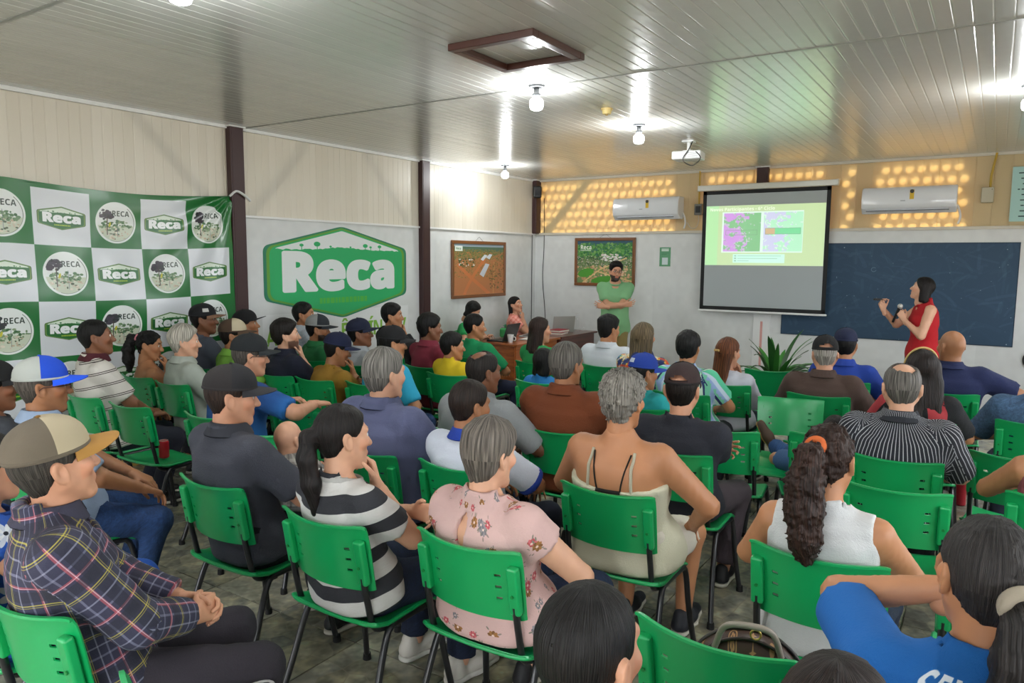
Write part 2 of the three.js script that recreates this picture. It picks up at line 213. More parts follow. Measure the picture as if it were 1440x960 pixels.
  const chalk = ctex(1024, 512, (g, w, h) => {
    g.fillStyle = '#24425b'; g.fillRect(0, 0, w, h); const r = rng(3); g.lineCap = 'round';
    for (let i = 0; i < 260; i++) { const x = r() * w, y = r() * h, a = r() * 3 - 0.6, len = 20 + r() * 120; g.strokeStyle = `rgba(190,205,215,${0.012 + r() * 0.05})`; g.lineWidth = 3 + r() * 16; g.beginPath(); g.moveTo(x, y); g.quadraticCurveTo(x + Math.cos(a) * len * 0.5, y - Math.sin(a) * len * 0.5 - 20 * r(), x + Math.cos(a) * len, y - Math.sin(a) * len * 0.8); g.stroke(); }
    g.strokeStyle = 'rgba(205,215,220,.3)'; g.lineWidth = 3; g.beginPath(); g.arc(w * 0.42, h * 0.27, 11, 0.3, 5.5); g.stroke(); for (let i = 0; i < 60; i++) { g.fillStyle = `rgba(220,228,230,${0.15 + 0.5 * r()})`; g.beginPath(); g.arc(r() * w, r() * h, 0.8 + r() * 2, 0, 7); g.fill(); }
  }, { clampEdge: true });
  part('board_surface', new THREE.PlaneGeometry(2.52, 1.16).translate(0, 0, 0.0035), std('#ffffff', 0.62, { map: chalk }), bb); part('backing', box(2.54, 1.18, 0.012, 0, 0, -0.004), std('#1c2f42', 0.7), bb);

  // split air conditioners
  for (const [x, lab] of [[1.93, 'white split air conditioner beside the framed green landscape'], [5.22, 'white split air conditioner above the blackboard']]) {
    const a = thing('air_conditioner', lab, 'air conditioner', [x, 2.385, 0.005]);
    const s = new THREE.Shape(); s.moveTo(0, 0.03); s.lineTo(0, 0.285); s.lineTo(0.15, 0.285); s.quadraticCurveTo(0.205, 0.28, 0.212, 0.2); s.quadraticCurveTo(0.22, 0.09, 0.2, 0.055); s.lineTo(0.13, 0.0); s.lineTo(0.03, 0.0); s.closePath();
    part('body', new THREE.ExtrudeGeometry(s, { depth: 0.95, bevelEnabled: true, bevelSize: 0.012, bevelThickness: 0.02, bevelSegments: 3, curveSegments: 10 }).rotateY(-Math.PI / 2).translate(0.475, 0, 0).scale(1, 1, 1), std('#dcdfe4', 0.16, { clearcoat: 0.5 }), a);
    part('outlet', box(0.86, 0.008, 0.07, -0.01, 0.018, 0.178).rotateX(0), std('#3a3d42', 0.5), a); part('louvre', box(0.85, 0.05, 0.006, -0.01, 0, 0).rotateX(-0.75).translate(0, 0.028, 0.19), std('#cfd2d6', 0.3), a);
    part('energy_label', box(0.045, 0.11, 0.002, 0.04, 0.2, 0.2262), std('#d8b21c', 0.5), a); part('round_sticker', cyl(0.022, 0.022, 0.002, 0, 0, 0, 20).rotateX(Math.PI / 2).translate(0.04, 0.235, 0.2285), std('#2c2c22', 0.5), a); part('display_window', box(0.05, 0.012, 0.002, -0.05, 0.13, 0.2335), std('#aab0b6', 0.2), a);
    part('drain_pipe', tube([[0.47, 0.1, 0.03], [0.5, 0.06, 0.02], [0.53, -0.06, 0.015], [0.51, -0.14, 0.014]], 0.012, 20, 8), M.white, a);
  }
  // framed prints
  const frame = std('#7a4a22', 0.35, { clearcoat: 0.3 });
  function framed(w, h, draw, label, parent) {
    const t = thing('framed_photograph', label, 'picture'); const b = 0.045;
    for (const [ww, hh, x, y] of [[w, b, 0, h / 2 - b / 2], [w, b, 0, -h / 2 + b / 2], [b, h - 2 * b, -w / 2 + b / 2, 0], [b, h - 2 * b, w / 2 - b / 2, 0]]) part('frame_rail', box(ww, hh, 0.028, x, y, 0.014, 0.006), frame, t);
    part('print', box(w - 2 * b, h - 2 * b, 0.006, 0, 0, 0.008), std('#ffffff', 0.25, { map: ctex(768, 512, draw, { clampEdge: true }) }), t);
    part('hanging_wire', poly([[-0.09, h / 2, 0.005], [0, h / 2 + 0.06, 0.003], [0.09, h / 2, 0.005]], 0.0018, 5), M.steel, t); return t;
  }
  const blobs = (g, w, h, r, n, cols, x0, x1, y0, y1, s0, s1) => { for (let i = 0; i < n; i++) { g.fillStyle = cols[Math.floor(r() * cols.length)]; g.beginPath(); g.ellipse(mix(x0, x1, r()) * w, mix(y0, y1, r()) * h, mix(s0, s1, r()) * w, mix(s0, s1, r()) * w * 0.7, 0, 0, 7); g.fill(); } };
  const f1 = framed(1.3, 0.79, (g, w, h) => {
    const r = rng(21); g.fillStyle = '#b5764a'; g.fillRect(0, 0, w, h); g.fillStyle = '#9fb0bd'; g.fillRect(0, 0, w, h * 0.07); g.fillStyle = '#58705a'; g.fillRect(0, h * 0.05, w, h * 0.1); blobs(g, w, h, r, 900, ['#6d7440', '#7d7a48', '#8a7c4c', '#5f6a3c'], 0, 1, 0.1, 0.3, 0.004, 0.014); blobs(g, w, h, r, 700, ['#a07a48', '#8e7444', '#b08050', '#7f6f44'], 0, 1, 0.26, 0.66, 0.004, 0.013);
    g.strokeStyle = '#c87848'; g.lineWidth = w * 0.05; g.beginPath(); g.moveTo(w * 0.08, h * 0.4); g.quadraticCurveTo(w * 0.25, h * 0.6, w * 0.7, h); g.stroke(); g.beginPath(); g.moveTo(w * 0.2, h); g.quadraticCurveTo(w * 0.3, h * 0.7, w * 0.6, h * 0.3); g.stroke(); g.strokeStyle = '#c58a52'; g.lineWidth = w * 0.02; g.beginPath(); g.moveTo(w * 0.8, h * 0.35); g.lineTo(w * 0.78, h); g.stroke();
    g.fillStyle = '#d9dde2'; const quad = (p) => { g.beginPath(); p.forEach((q, i) => (i ? g.lineTo(q[0] * w, q[1] * h) : g.moveTo(q[0] * w, q[1] * h))); g.fill(); }; quad([[0.52, 0.3], [0.6, 0.2], [0.66, 0.22], [0.57, 0.33]]); quad([[0.63, 0.26], [0.7, 0.19], [0.76, 0.2], [0.7, 0.3]]); g.fillStyle = '#c7ccd4'; quad([[0.5, 0.6], [0.62, 0.38], [0.7, 0.4], [0.58, 0.66]]); blobs(g, w, h, r, 60, ['#5d5a38', '#4f5a34', '#ddd6c8'], 0.1, 0.4, 0.28, 0.45, 0.006, 0.02); blobs(g, w, h, r, 60, ['#6f6238', '#7c5c3a'], 0.7, 1, 0.4, 0.95, 0.006, 0.02);
    g.fillStyle = '#e8efe6'; g.fillRect(w * 0.03, h * 0.04, w * 0.14, h * 0.1); g.fillStyle = '#2f7a44'; g.font = `bold ${h * 0.06}px sans-serif`; g.fillText('Reca', w * 0.05, h * 0.11);
  }, 'wood-framed aerial photograph of sheds and red dirt roads');
  f1.position.set(0.002, 1.655, 1.53); f1.rotation.y = Math.PI / 2;
  const f2 = framed(1.0, 0.72, (g, w, h) => {
    const r = rng(22); g.fillStyle = '#6f8a5a'; g.fillRect(0, 0, w, h); g.fillStyle = '#35586a'; g.fillRect(0, 0, w, h * 0.12); blobs(g, w, h, r, 900, ['#3f7a3c', '#4f8a48', '#63a052', '#2f6a40', '#7aa860', '#3a6f5c'], -0.05, 1.05, 0.07, 0.42, 0.008, 0.035);
    blobs(g, w, h, r, 600, ['#2f4a2c', '#3c5a36', '#9aa088', '#c9b8a4', '#c8c2bc', '#55664a', '#6f7f58'], 0.0, 1, 0.36, 0.64, 0.004, 0.014); blobs(g, w, h, r, 40, ['#e6e4e0', '#d4cac2'], 0.45, 0.8, 0.32, 0.48, 0.012, 0.03); blobs(g, w, h, r, 260, ['#d9b28a', '#cfa27c', '#e0c09c', '#b98e68', '#8a9a5c'], 0, 1, 0.6, 1, 0.008, 0.03);
    g.fillStyle = '#4f9a38'; g.beginPath(); g.ellipse(w * 0.16, h * 0.76, w * 0.15, h * 0.1, -0.2, 0, 7); g.fill(); g.beginPath(); g.ellipse(w * 0.5, h * 0.92, w * 0.24, h * 0.08, -0.1, 0, 7); g.fill(); g.strokeStyle = '#dcbc84'; g.lineWidth = w * 0.02; g.beginPath(); g.moveTo(w * 0.1, h); g.lineTo(w * 0.42, h * 0.68); g.lineTo(w * 0.9, h * 0.4); g.stroke(); g.beginPath(); g.moveTo(w * 0.35, h * 0.72); g.lineTo(w, h * 0.95); g.stroke();
    g.fillStyle = '#eef3ea'; g.font = `bold ${h * 0.14}px sans-serif`; g.fillText('Reca', w * 0.05, h * 0.2); g.fillRect(w * 0.05, h * 0.22, w * 0.2, h * 0.012);
  }, 'wood-framed photograph of green fields and a village behind the standing person');
  f2.position.set(1.22, 1.77, 0.002);
  const nt = thing('green_notice', 'small green notice card on the white wall beside the screen', 'notice', [2.17, 1.85, 0.001]);
  part('card', box(0.165, 0.27, 0.004, 0, 0, 0.002), std('#ffffff', 0.5, { map: ctex(128, 208, (g, w, h) => { g.fillStyle = '#5d9a72'; g.fillRect(0, 0, w, h); g.fillStyle = '#dfeee2'; g.fillRect(22, 14, 84, 10); g.fillRect(22, 28, 84, 14); g.fillStyle = '#d2dfe0'; g.fillRect(30, 112, 68, 78); g.fillStyle = '#3f7d58'; g.fillRect(22, 60, 84, 5); g.fillRect(22, 74, 60, 5); }, { clampEdge: true }) }), nt);
  const ps = thing('teal_poster', 'pale teal poster with lines of black text beside the air conditioner', 'poster', [6.62, 2.56, 0.016]);
  part('sheet', box(0.8, 0.6, 0.003, 0, 0, 0), std('#ffffff', 0.6, { map: ctex(512, 384, (g, w, h) => { g.fillStyle = '#a8cfc9'; g.fillRect(0, 0, w, h); g.fillStyle = '#2d4746'; const r = rng(9); for (let j = 0; j < 9; j++) { let x = 30 + r() * 40; while (x < w - 40) { const l = 10 + r() * 40; g.fillRect(x, 40 + j * 38, l, 8); x += l + 10; } } }, { clampEdge: true }) }), ps);
  const bx1 = thing('junction_box', 'beige junction box under a yellow conduit beside the air conditioner', 'box', [6.0, 2.56, 0]);
  part('body', box(0.12, 0.17, 0.07, 0, 0, 0.035, 0.006), std('#b9b39c', 0.6), bx1); part('lid_screw', cyl(0.005, 0.005, 0.004, 0, 0, 0, 8).rotateX(Math.PI / 2).translate(0.04, 0.06, 0.071), M.steel, bx1); part('conduit', poly([[0.02, 0.085, 0.03], [0.02, 0.2, 0.03], [0.06, 0.465, 0.03]], 0.012, 8), std('#b8972e', 0.5), bx1);
  const sw = thing('breaker_box', 'small grey breaker box on a yellow conduit beside the screen', 'box', [2.65, 2.5, 0]);
  part('body', box(0.11, 0.15, 0.06, 0, 0, 0.03, 0.008), std('#6f6d66', 0.5), sw); part('breaker', box(0.06, 0.09, 0.03, 0, 0, 0.065, 0.004), M.black, sw); part('conduit', poly([[0.0, 0.07, 0.03], [0.0, 0.52, 0.03]], 0.011, 8), std('#b8972e', 0.5), sw); part('cable', tube([[0.0, -0.07, 0.04], [0.01, -0.16, 0.05], [-0.04, -0.25, 0.03], [-0.12, -0.24, 0.02], [-0.16, -0.17, 0.03]], 0.006, 30, 6), std('#c8c4b8', 0.5), sw);
  const cn = thing('wall_conduit', 'white vertical conduit with a pink tape under the screen', 'conduit', [3.56, 0, 0]); part('duct', box(0.22, 1.1, 0.02, 0, 0.55, 0.01, 0.004), M.white, cn); part('pink_tape', box(0.03, 0.6, 0.003, 0, 0.7, 0.0215), std('#d8a09a', 0.6), cn);
  const sp = thing('wall_speaker', 'small black loudspeaker at the top of the corner column', 'speaker', [0.14, 2.83, 0.2], 0.7); part('housing', box(0.13, 0.18, 0.12, 0, 0, 0, 0.02), M.black, sp); part('grille', cyl(0.045, 0.045, 0.01, 0, 0, 0, 24).rotateX(Math.PI / 2).translate(0, -0.02, 0.062), std('#26282b', 0.7), sp); part('wall_arm', box(0.04, 0.04, 0.12, 0, 0, -0.1), M.black, sp);
  for (const [x, z, s] of [[0.012, 0.12, 0.0], [0.16, 0.012, 0.05]]) { const c = thing('hanging_cable', s ? 'thin black cable hanging down the front wall beside the corner' : 'thin black cable hanging down the left wall beside the corner', 'cable', [x, 0, z]); part('cord', tube([[0, 2.75, 0], [s * 0.1, 2.0, 0], [-s * 0.3, 1.5, 0], [s * 0.6, 1.05, 0], [s, 0.75, 0]], 0.005, 40, 6), M.black, c); }
  const lp = thing('cable_loop', 'black cable loop hung on the wall beyond the blackboard', 'cable', [6.56, 0.72, 0.02]); part('coil', new THREE.TorusGeometry(0.1, 0.009, 8, 36), M.black, lp);
}
// ------------------------------------------------------------------ left wall: banner and painted emblem
{
  const sq = 0.4216, W = sq * 7 + 0.06, H = sq * 4.2;
  const tex = ctex(1792, 1024, (g, w, h) => {
    const px = w / W, s = sq * px; g.fillStyle = '#136b2c'; g.fillRect(0, 0, w, h);
    for (let j = 0; j < 5; j++) for (let i = 0; i < 7; i++) {
      const x1 = w - 0.05 * px - i * s, x0 = x1 - s, y0 = 0.04 * px + j * s, cx = (x0 + x1) / 2, cy = y0 + s / 2, r = rng(i * 7 + j);
      if ((i + j) % 2) { g.fillStyle = '#d5d9de'; g.fillRect(x0, y0, s, s); logoHex(g, cx, cy, s * 0.84, s * 0.42, { outer: '#2f5b2a', mid: '#7f9a4a', inner: '#22692e', sky: '#d8e3d4', text: '#eceff0', sub: '#a9c23c', edge: '#1d5a2b', lift: 0.2 }); }
      else {
        g.fillStyle = '#e0e5e2'; g.beginPath(); g.arc(cx, cy, s * 0.40, 0, 7); g.fill(); g.strokeStyle = '#24382a'; g.lineWidth = s * 0.008; g.beginPath(); g.arc(cx, cy, s * 0.36, -0.9, 1.9); g.stroke();
        g.save(); g.beginPath(); g.arc(cx, cy, s * 0.36, 0, 7); g.clip(); g.fillStyle = '#c3cbb6'; g.fillRect(x0, cy + s * 0.06, s, s * 0.4);
        blobs2(g, r, 60, ['#6c8b63', '#547a50', '#8aa07c', '#39633c'], cx, cy + s * 0.06, s * 0.32, s * 0.1, s * 0.03); blobs2(g, r, 40, ['#d9d2c0', '#b8a98e', '#4c5b40', '#c7bca6'], cx, cy + s * 0.2, s * 0.3, s * 0.12, s * 0.025);
        blobs2(g, r, 34, ['#2e3436', '#3c3440', '#46424c'], cx - s * 0.2, cy - s * 0.14, s * 0.13, s * 0.1, s * 0.045); g.fillStyle = '#4b4038'; g.fillRect(cx - s * 0.18, cy - s * 0.1, s * 0.018, s * 0.34); g.fillStyle = '#c9c23c'; g.beginPath(); g.ellipse(cx - s * 0.12, cy + s * 0.04, s * 0.02, s * 0.05, 0.3, 0, 7); g.fill(); g.fillStyle = '#54606a'; g.fillRect(cx + s * 0.03, cy - s * 0.06, s * 0.006, s * 0.34); g.restore();
        g.fillStyle = '#25352c'; g.font = `bold ${s * 0.14}px sans-serif`; g.textAlign = 'center'; g.fillText('RECA', cx + s * 0.09, cy - s * 0.13);
      }
    }
  }, { clampEdge: true });
  function blobs2(g, r, n, cols, cx, cy, rx, ry, s) { for (let i = 0; i < n; i++) { g.fillStyle = cols[Math.floor(r() * cols.length)]; const a = r() * 6.3, q = Math.sqrt(r()); g.beginPath(); g.ellipse(cx + Math.cos(a) * q * rx, cy + Math.sin(a) * q * ry, s * (0.4 + r()), s * (0.3 + 0.6 * r()), 0, 0, 7); g.fill(); } }
  const bn = thing('vinyl_banner', 'green and white checkered vinyl banner printed with round and hexagonal emblems', 'banner', [0.05, 2.37, 5.615]);
  const g = new THREE.PlaneGeometry(W, H, 120, 70), p = g.attributes.position, u = g.attributes.uv;
  for (let i = 0; i < p.count; i++) {
    const a = W / 2 - p.getX(i), b = H / 2 - p.getY(i);                 // a along the wall from the tied corner, b down from the top
    const ang = Math.atan2(b + 0.02, a + 0.02), dist = Math.hypot(a, b), rad = Math.exp(-dist * 1.6) * 0.02 * Math.sin(ang * 15), sag = 0.05 * Math.sin(Math.PI * clamp(a / 1.9, 0, 1)) * Math.exp(-b * 0.9);
    const wave = 0.012 * Math.sin(b * 7 + a * 1.2) * sstep(0.1, 0.8, a) + 0.008 * noise3(a * 2.2, b * 2.4, 1) + 0.004 * noise3(a * 7, b * 3, 4);
    p.setXYZ(i, 0.012 + rad + wave + 0.02 * sstep(0, 0.6, b), -b - sag + 0.0, a);
  }
  g.computeVertexNormals();
  part('sheet', g, std('#ffffff', 0.28, { map: tex, side: THREE.DoubleSide, clearcoat: 0.4, clearcoatRoughness: 0.18 }), bn);
  part('tie_strip', tube([[0.01, 0.0, 0.01], [0.03, 0.05, -0.05], [0.05, 0.02, -0.12], [0.04, -0.03, -0.2]], 0.012, 20, 5), std('#d5d7d6', 0.5), bn);
  part('hem_rope', tube([[0.012, -0.003, 0.0], [0.015, -0.04, 0.5], [0.015, -0.055, 1.0], [0.014, -0.03, 1.6], [0.012, 0.0, 2.4]], 0.006, 50, 6), std('#1a5a2c', 0.5), bn);

  const em = thing('painted_emblem', 'large green hexagonal emblem with white lettering painted on the white wall', 'emblem', [0.002, 1.64, 4.15], Math.PI / 2);
  const w = 2.14, h = 1.02, s = new THREE.Shape(), a = w / 2, b = h / 2, k = h * 0.27, P = [[-a, -k], [-a, k], [0, b], [a, k], [a, -k], [0, -b]], r = 0.07;
  for (let i = 0; i < 6; i++) { const p0 = P[(i + 5) % 6], p1 = P[i], p2 = P[(i + 1) % 6], t = (q, m) => { const d = Math.hypot(q[0] - p1[0], q[1] - p1[1]); return [p1[0] + (q[0] - p1[0]) * m / d, p1[1] + (q[1] - p1[1]) * m / d]; }, e0 = t(p0, r), e1 = t(p2, r); i ? s.lineTo(...e0) : s.moveTo(...e0); s.quadraticCurveTo(...p1, ...e1); }
  s.closePath();
  const eg = new THREE.ExtrudeGeometry(s, { depth: 0.003, bevelEnabled: false, curveSegments: 8 }), ep = eg.attributes.position, eu = eg.attributes.uv; for (let i = 0; i < ep.count; i++) eu.setXY(i, ep.getX(i) / w + 0.5, ep.getY(i) / h + 0.5);
  part('paint_field', eg, std('#ffffff', 0.5, { map: ctex(1024, 488, (g2, W2, H2) => { g2.fillStyle = '#227a55'; g2.fillRect(0, 0, W2, H2); logoHex(g2, W2 / 2, H2 / 2, W2, H2, { outer: '#247a5c', mid: '#5f9a34', inner: '#24a862', sky: '#dfe3e2', text: '#dfe4e2', sub: '#4fae3e' }); }, { clampEdge: true }) }), em);
  const lt = thing('painted_lettering', 'lime green letters painted below the hexagonal emblem', 'lettering', [0.001, 1.06, 4.15], Math.PI / 2);
  part('letters', new THREE.PlaneGeometry(2.2, 0.32), std('#ffffff', 0.5, { map: ctex(1100, 160, (g2, W2, H2) => { g2.fillStyle = '#e0e2e2'; g2.fillRect(0, 0, W2, H2); g2.fillStyle = '#7fb53a'; g2.font = 'bold 120px sans-serif'; g2.textBaseline = 'bottom'; g2.textAlign = 'center'; for (const [c, x] of [['A', 55], ['Ê', 560], ['Í', 770], ['N', 830], ['V', 1045]]) g2.fillText(c, x, H2); }, { clampEdge: true }) }), lt);
  lt.children[0].position.z = 0.0015;
}
// ------------------------------------------------------------------ desks, laptops, plant
{
  const woodTex = (c0, c1, seed) => dtex(256, (u, v) => { const n = 0.5 + 0.5 * noise3(u * 4, v * 32, seed) * 0.8 + 0.2 * noise3(u * 16, v * 128, seed); return lin(c0).map((a, k) => { const l = mix(a, lin(c1)[k], clamp(n, 0, 1)); return l <= 0.0031308 ? l * 12.92 : 1.055 * Math.pow(l, 1 / 2.4) - 0.055; }); }, { srgb: true });
  const desk = (label, z0, z1, c0, c1, seed) => {
    const m = std('#ffffff', 0.28, { map: woodTex(c0, c1, seed), clearcoat: 0.4 }), t = thing('office_desk', label, 'desk', [0.92, 0, (z0 + z1) / 2]), L = z1 - z0;
    part('desktop', box(0.66, 0.028, L, 0, 0.74, 0, 0.006), m, t); part('front_panel', box(0.02, 0.52, L - 0.08, 0.28, 0.465, 0), m, t); for (const s of [-1, 1]) { part('side_panel', box(0.56, 0.66, 0.022, 0, 0.396, s * (L / 2 - 0.03)), m, t); part('foot_bar', box(0.58, 0.066, 0.04, 0, 0.033, s * (L / 2 - 0.03), 0.01), M.steel, t); }
    return t;
  };
  desk('orange-brown wooden desk beside the green-shirted helpers', 1.36, 2.46, '#7c3a18', '#b4652c', 4); desk('dark mahogany desk nearest the corner with red books', 0.25, 1.34, '#43180f', '#6e2c1a', 6);
  const laptop = (label, x, z, turn, lid, open, scr) => {
    const t = thing('laptop', label, 'laptop', [x, 0.755, z], turn), m = std(lid, 0.4);
    part('base', box(0.34, 0.018, 0.23, 0, 0.009, 0, 0.005), m, t); part('keyboard', box(0.29, 0.003, 0.1, 0, 0.0195, 0.02), M.black, t);
    const l = part('lid', box(0.34, 0.225, 0.008, 0, 0.1125, 0, 0.004), m, t); l.position.set(0, 0.016, -0.115); l.rotation.x = -open; const d = part('display', box(0.31, 0.19, 0.002, 0, 0.115, 0.0048), std(scr, 0.25), l);
  };
  laptop('dark open laptop in front of the helper in green', 0.84, 2.2, -1.5, '#2c2d30', 0.35, '#20242a'); laptop('silver open laptop in front of the woman in coral', 0.86, 1.5, -1.35, '#9c9f9e', 0.3, '#3c4a44'); laptop('silver laptop standing open beside the red books', 0.86, 0.7, -2.2, '#a3a29c', 0.2, '#3a4a46');
  const pl = (name, label, cat, x, y, z, turn = 0, group) => thing(name, label, cat, [x, y, z], turn, group);
  const cup = pl('white_cup', 'white cup on the edge of the orange-brown desk', 'cup', 1.05, 0.755, 2.3); part('body', new THREE.LatheGeometry([[0, 0], [0.03, 0], [0.042, 0.1], [0.039, 0.1], [0.028, 0.008], [0, 0.008]].map((q) => new THREE.Vector2(...q)), 24), M.white, cup); part('handle', new THREE.TorusGeometry(0.024, 0.006, 8, 20).translate(0.055, 0.05, 0), M.white, cup);
  const paper = pl('paper_stack', 'white sheets of paper beside the cup', 'paper', 1.04, 0.754, 1.82, 0.2); for (let k = 0; k < 3; k++) part('sheet', box(0.21, 0.003, 0.3, k * 0.012, 0.0025 + k * 0.0032, k * 0.01), std('#e8e8e6', 0.7), paper);
  const gb = pl('green_pouch', 'bright green pouch among the laptops', 'pouch', 0.72, 0.755, 1.86, 0.4); part('body', box(0.22, 0.13, 0.08, 0, 0.066, 0, 0.03), std('#2a8f4a', 0.6), gb); part('zip', box(0.18, 0.006, 0.008, 0, 0.132, 0), M.steel, gb);
  for (const [k, col, lab] of [[0, '#8e1a2c', 'dark red hardback book at the bottom of the pile'], [1, '#a52234', 'bright red book on top of the pile']]) { const b = pl('red_book', lab, 'book', 1.02, 0.754 + k * 0.034, 1.02, 0.15 - k * 0.2); part('cover', merge([box(0.2, 0.004, 0.27, 0, 0.031, 0), box(0.2, 0.004, 0.27, 0, 0.002, 0), box(0.004, 0.033, 0.27, -0.1, 0.0165, 0)]), std(col, 0.5), b); part('pages', box(0.19, 0.025, 0.26, 0, 0.0165, 0), std('#e2ddd0', 0.8), b); }
  const gl = std('#ffffff', 0.05, { transmission: 1, thickness: 0, ior: 1.45 });
  for (const [x, z, hh, lab] of [[1.02, 0.46, 0.26, 'tall clear glass jar on the mahogany desk'], [1.05, 0.34, 0.1, 'short drinking glass beside the tall jar']]) { const j = pl('glass_jar', lab, 'jar', x, 0.755, z); part('glass', new THREE.LatheGeometry([[0.0, 0.002], [0.045, 0.002], [0.05, 0.02], [0.05, hh * 0.8], [0.036, hh * 0.9], [0.04, hh]].map((q) => new THREE.Vector2(...q)), 28), gl, j); part('rim', new THREE.TorusGeometry(0.04, 0.003, 8, 28).rotateX(Math.PI / 2).translate(0, hh, 0), gl, j); }
  const ph = pl('flat_tablet', 'thin black tablet at the far end of the mahogany desk', 'tablet', 0.72, 0.754, 0.4, 0.3); part('slab', box(0.16, 0.009, 0.23, 0, 0.005, 0, 0.004), M.black, ph); part('screen_glass', box(0.14, 0.001, 0.2, 0, 0.01, 0), std('#1a1c20', 0.1), ph);

  // strap-leaved plant
  const pt = thing('potted_plant', 'leafy green potted plant with long strap leaves below the screen', 'plant', [4.06, 0, 1.25]), r = rng(14);
  part('pot', new THREE.LatheGeometry([[0, 0], [0.15, 0], [0.2, 0.34], [0.215, 0.35], [0.205, 0.36], [0.185, 0.34], [0.18, 0.3], [0, 0.3]].map((q) => new THREE.Vector2(...q)), 32), std('#d8d4cc', 0.5), pt); part('soil', cyl(0.178, 0.178, 0.02, 0, 0.305, 0, 28), std('#3a2a1c', 0.95), pt);
  const leafMats = ['#2f6e2a', '#3c8434', '#245a24', '#4c9440'].map((c) => std(c, 0.38, { transmission: 0.15, thickness: 0 }));
  for (let i = 0; i < 46; i++) {
    const az = i * 2.4 + r() * 0.5, up = i < 14 ? 0.95 + 0.3 * r() : 0.45 + 0.5 * r(), L = 0.42 + 0.3 * r() + (i < 10 ? 0.12 : 0), wd = 0.03 + 0.022 * r(), nseg = 9, pos = [], idx = []; let el = up + 0.25, x = 0.03, y = 0.31;
    for (let k = 0; k <= nseg; k++) { const f = k / nseg, wv = wd * Math.pow(Math.sin(Math.PI * clamp(0.12 + f * 0.88, 0, 1)), 0.75); for (const s of [-1, 0, 1]) pos.push(x - Math.sin(el) * (s ? 0.008 : 0) * -1, y + (s ? 0.01 : 0), s * wv); x += Math.cos(el) * L / nseg; y += Math.sin(el) * L / nseg; el -= (i < 14 ? 0.09 : 0.17) * (0.6 + f); if (k < nseg) for (const s of [0, 1]) { const a = k * 3 + s; idx.push(a, a + 3, a + 1, a + 1, a + 3, a + 4); } }
    const g = new THREE.BufferGeometry(); g.setAttribute('position', new THREE.Float32BufferAttribute(pos, 3)); g.setIndex(idx); g.computeVertexNormals(); const m = leafMats[Math.floor(r() * 4)]; m.side = THREE.DoubleSide; const q = part('leaf', g, m, pt); q.rotation.y = az;
  }
}
// ------------------------------------------------------------------ the stacking chair
function shellGrid(nu, nv, P, T, hole) {
  const pos = [], idx = [], V = [];
  const nrm = (u, v) => { const e = 0.002, a = P(u + e, v), b = P(u - e, v), c = P(u, v + e), d = P(u, v - e), x = [a[0] - b[0], a[1] - b[1], a[2] - b[2]], y = [c[0] - d[0], c[1] - d[1], c[2] - d[2]], n = [x[1] * y[2] - x[2] * y[1], x[2] * y[0] - x[0] * y[2], x[0] * y[1] - x[1] * y[0]], l = Math.hypot(...n) || 1; return n.map((q) => q / l); };
  const front = [], back = [];
  for (let j = 0; j <= nv; j++) for (let i = 0; i <= nu; i++) { const u = i / nu, v = j / nv, p = P(u, v), n = nrm(u, v); front.push(p.map((q, k) => q + n[k] * T / 2)); back.push(p.map((q, k) => q - n[k] * T / 2)); }
  const add = (a, b, c, d) => { const s = pos.length / 3; for (const q of [a, b, c, d]) pos.push(...q); idx.push(s, s + 1, s + 2, s, s + 2, s + 3); };
  const F = (i, j) => front[j * (nu + 1) + i], B = (i, j) => back[j * (nu + 1) + i], solid = (i, j) => i >= 0 && j >= 0 && i < nu && j < nv && !(hole && hole(i, j));
  // smooth faces share vertices; rims are added apart
  const s0 = 0; for (const p of front) pos.push(...p); for (const p of back) pos.push(...p); const nb = front.length;
  for (let j = 0; j < nv; j++) for (let i = 0; i < nu; i++) if (solid(i, j)) {
    const a = j * (nu + 1) + i, b = a + 1, c = b + nu + 1, d = a + nu + 1; idx.push(a, b, c, a, c, d, a + nb, c + nb, b + nb, a + nb, d + nb, c + nb);
  }
  for (let j = 0; j < nv; j++) for (let i = 0; i < nu; i++) if (solid(i, j)) {
    if (!solid(i - 1, j)) add(F(i, j), F(i, j + 1), B(i, j + 1), B(i, j)); if (!solid(i + 1, j)) add(F(i + 1, j + 1), F(i + 1, j), B(i + 1, j), B(i + 1, j + 1));
    if (!solid(i, j - 1)) add(F(i + 1, j), F(i, j), B(i, j), B(i + 1, j)); if (!solid(i, j + 1)) add(F(i, j + 1), F(i + 1, j + 1), B(i + 1, j + 1), B(i, j + 1));
  }
  const g = new THREE.BufferGeometry(); g.setAttribute('position', new THREE.Float32BufferAttribute(pos, 3)); g.setIndex(idx); g.computeVertexNormals(); return g;
}
const CHAIR = {};
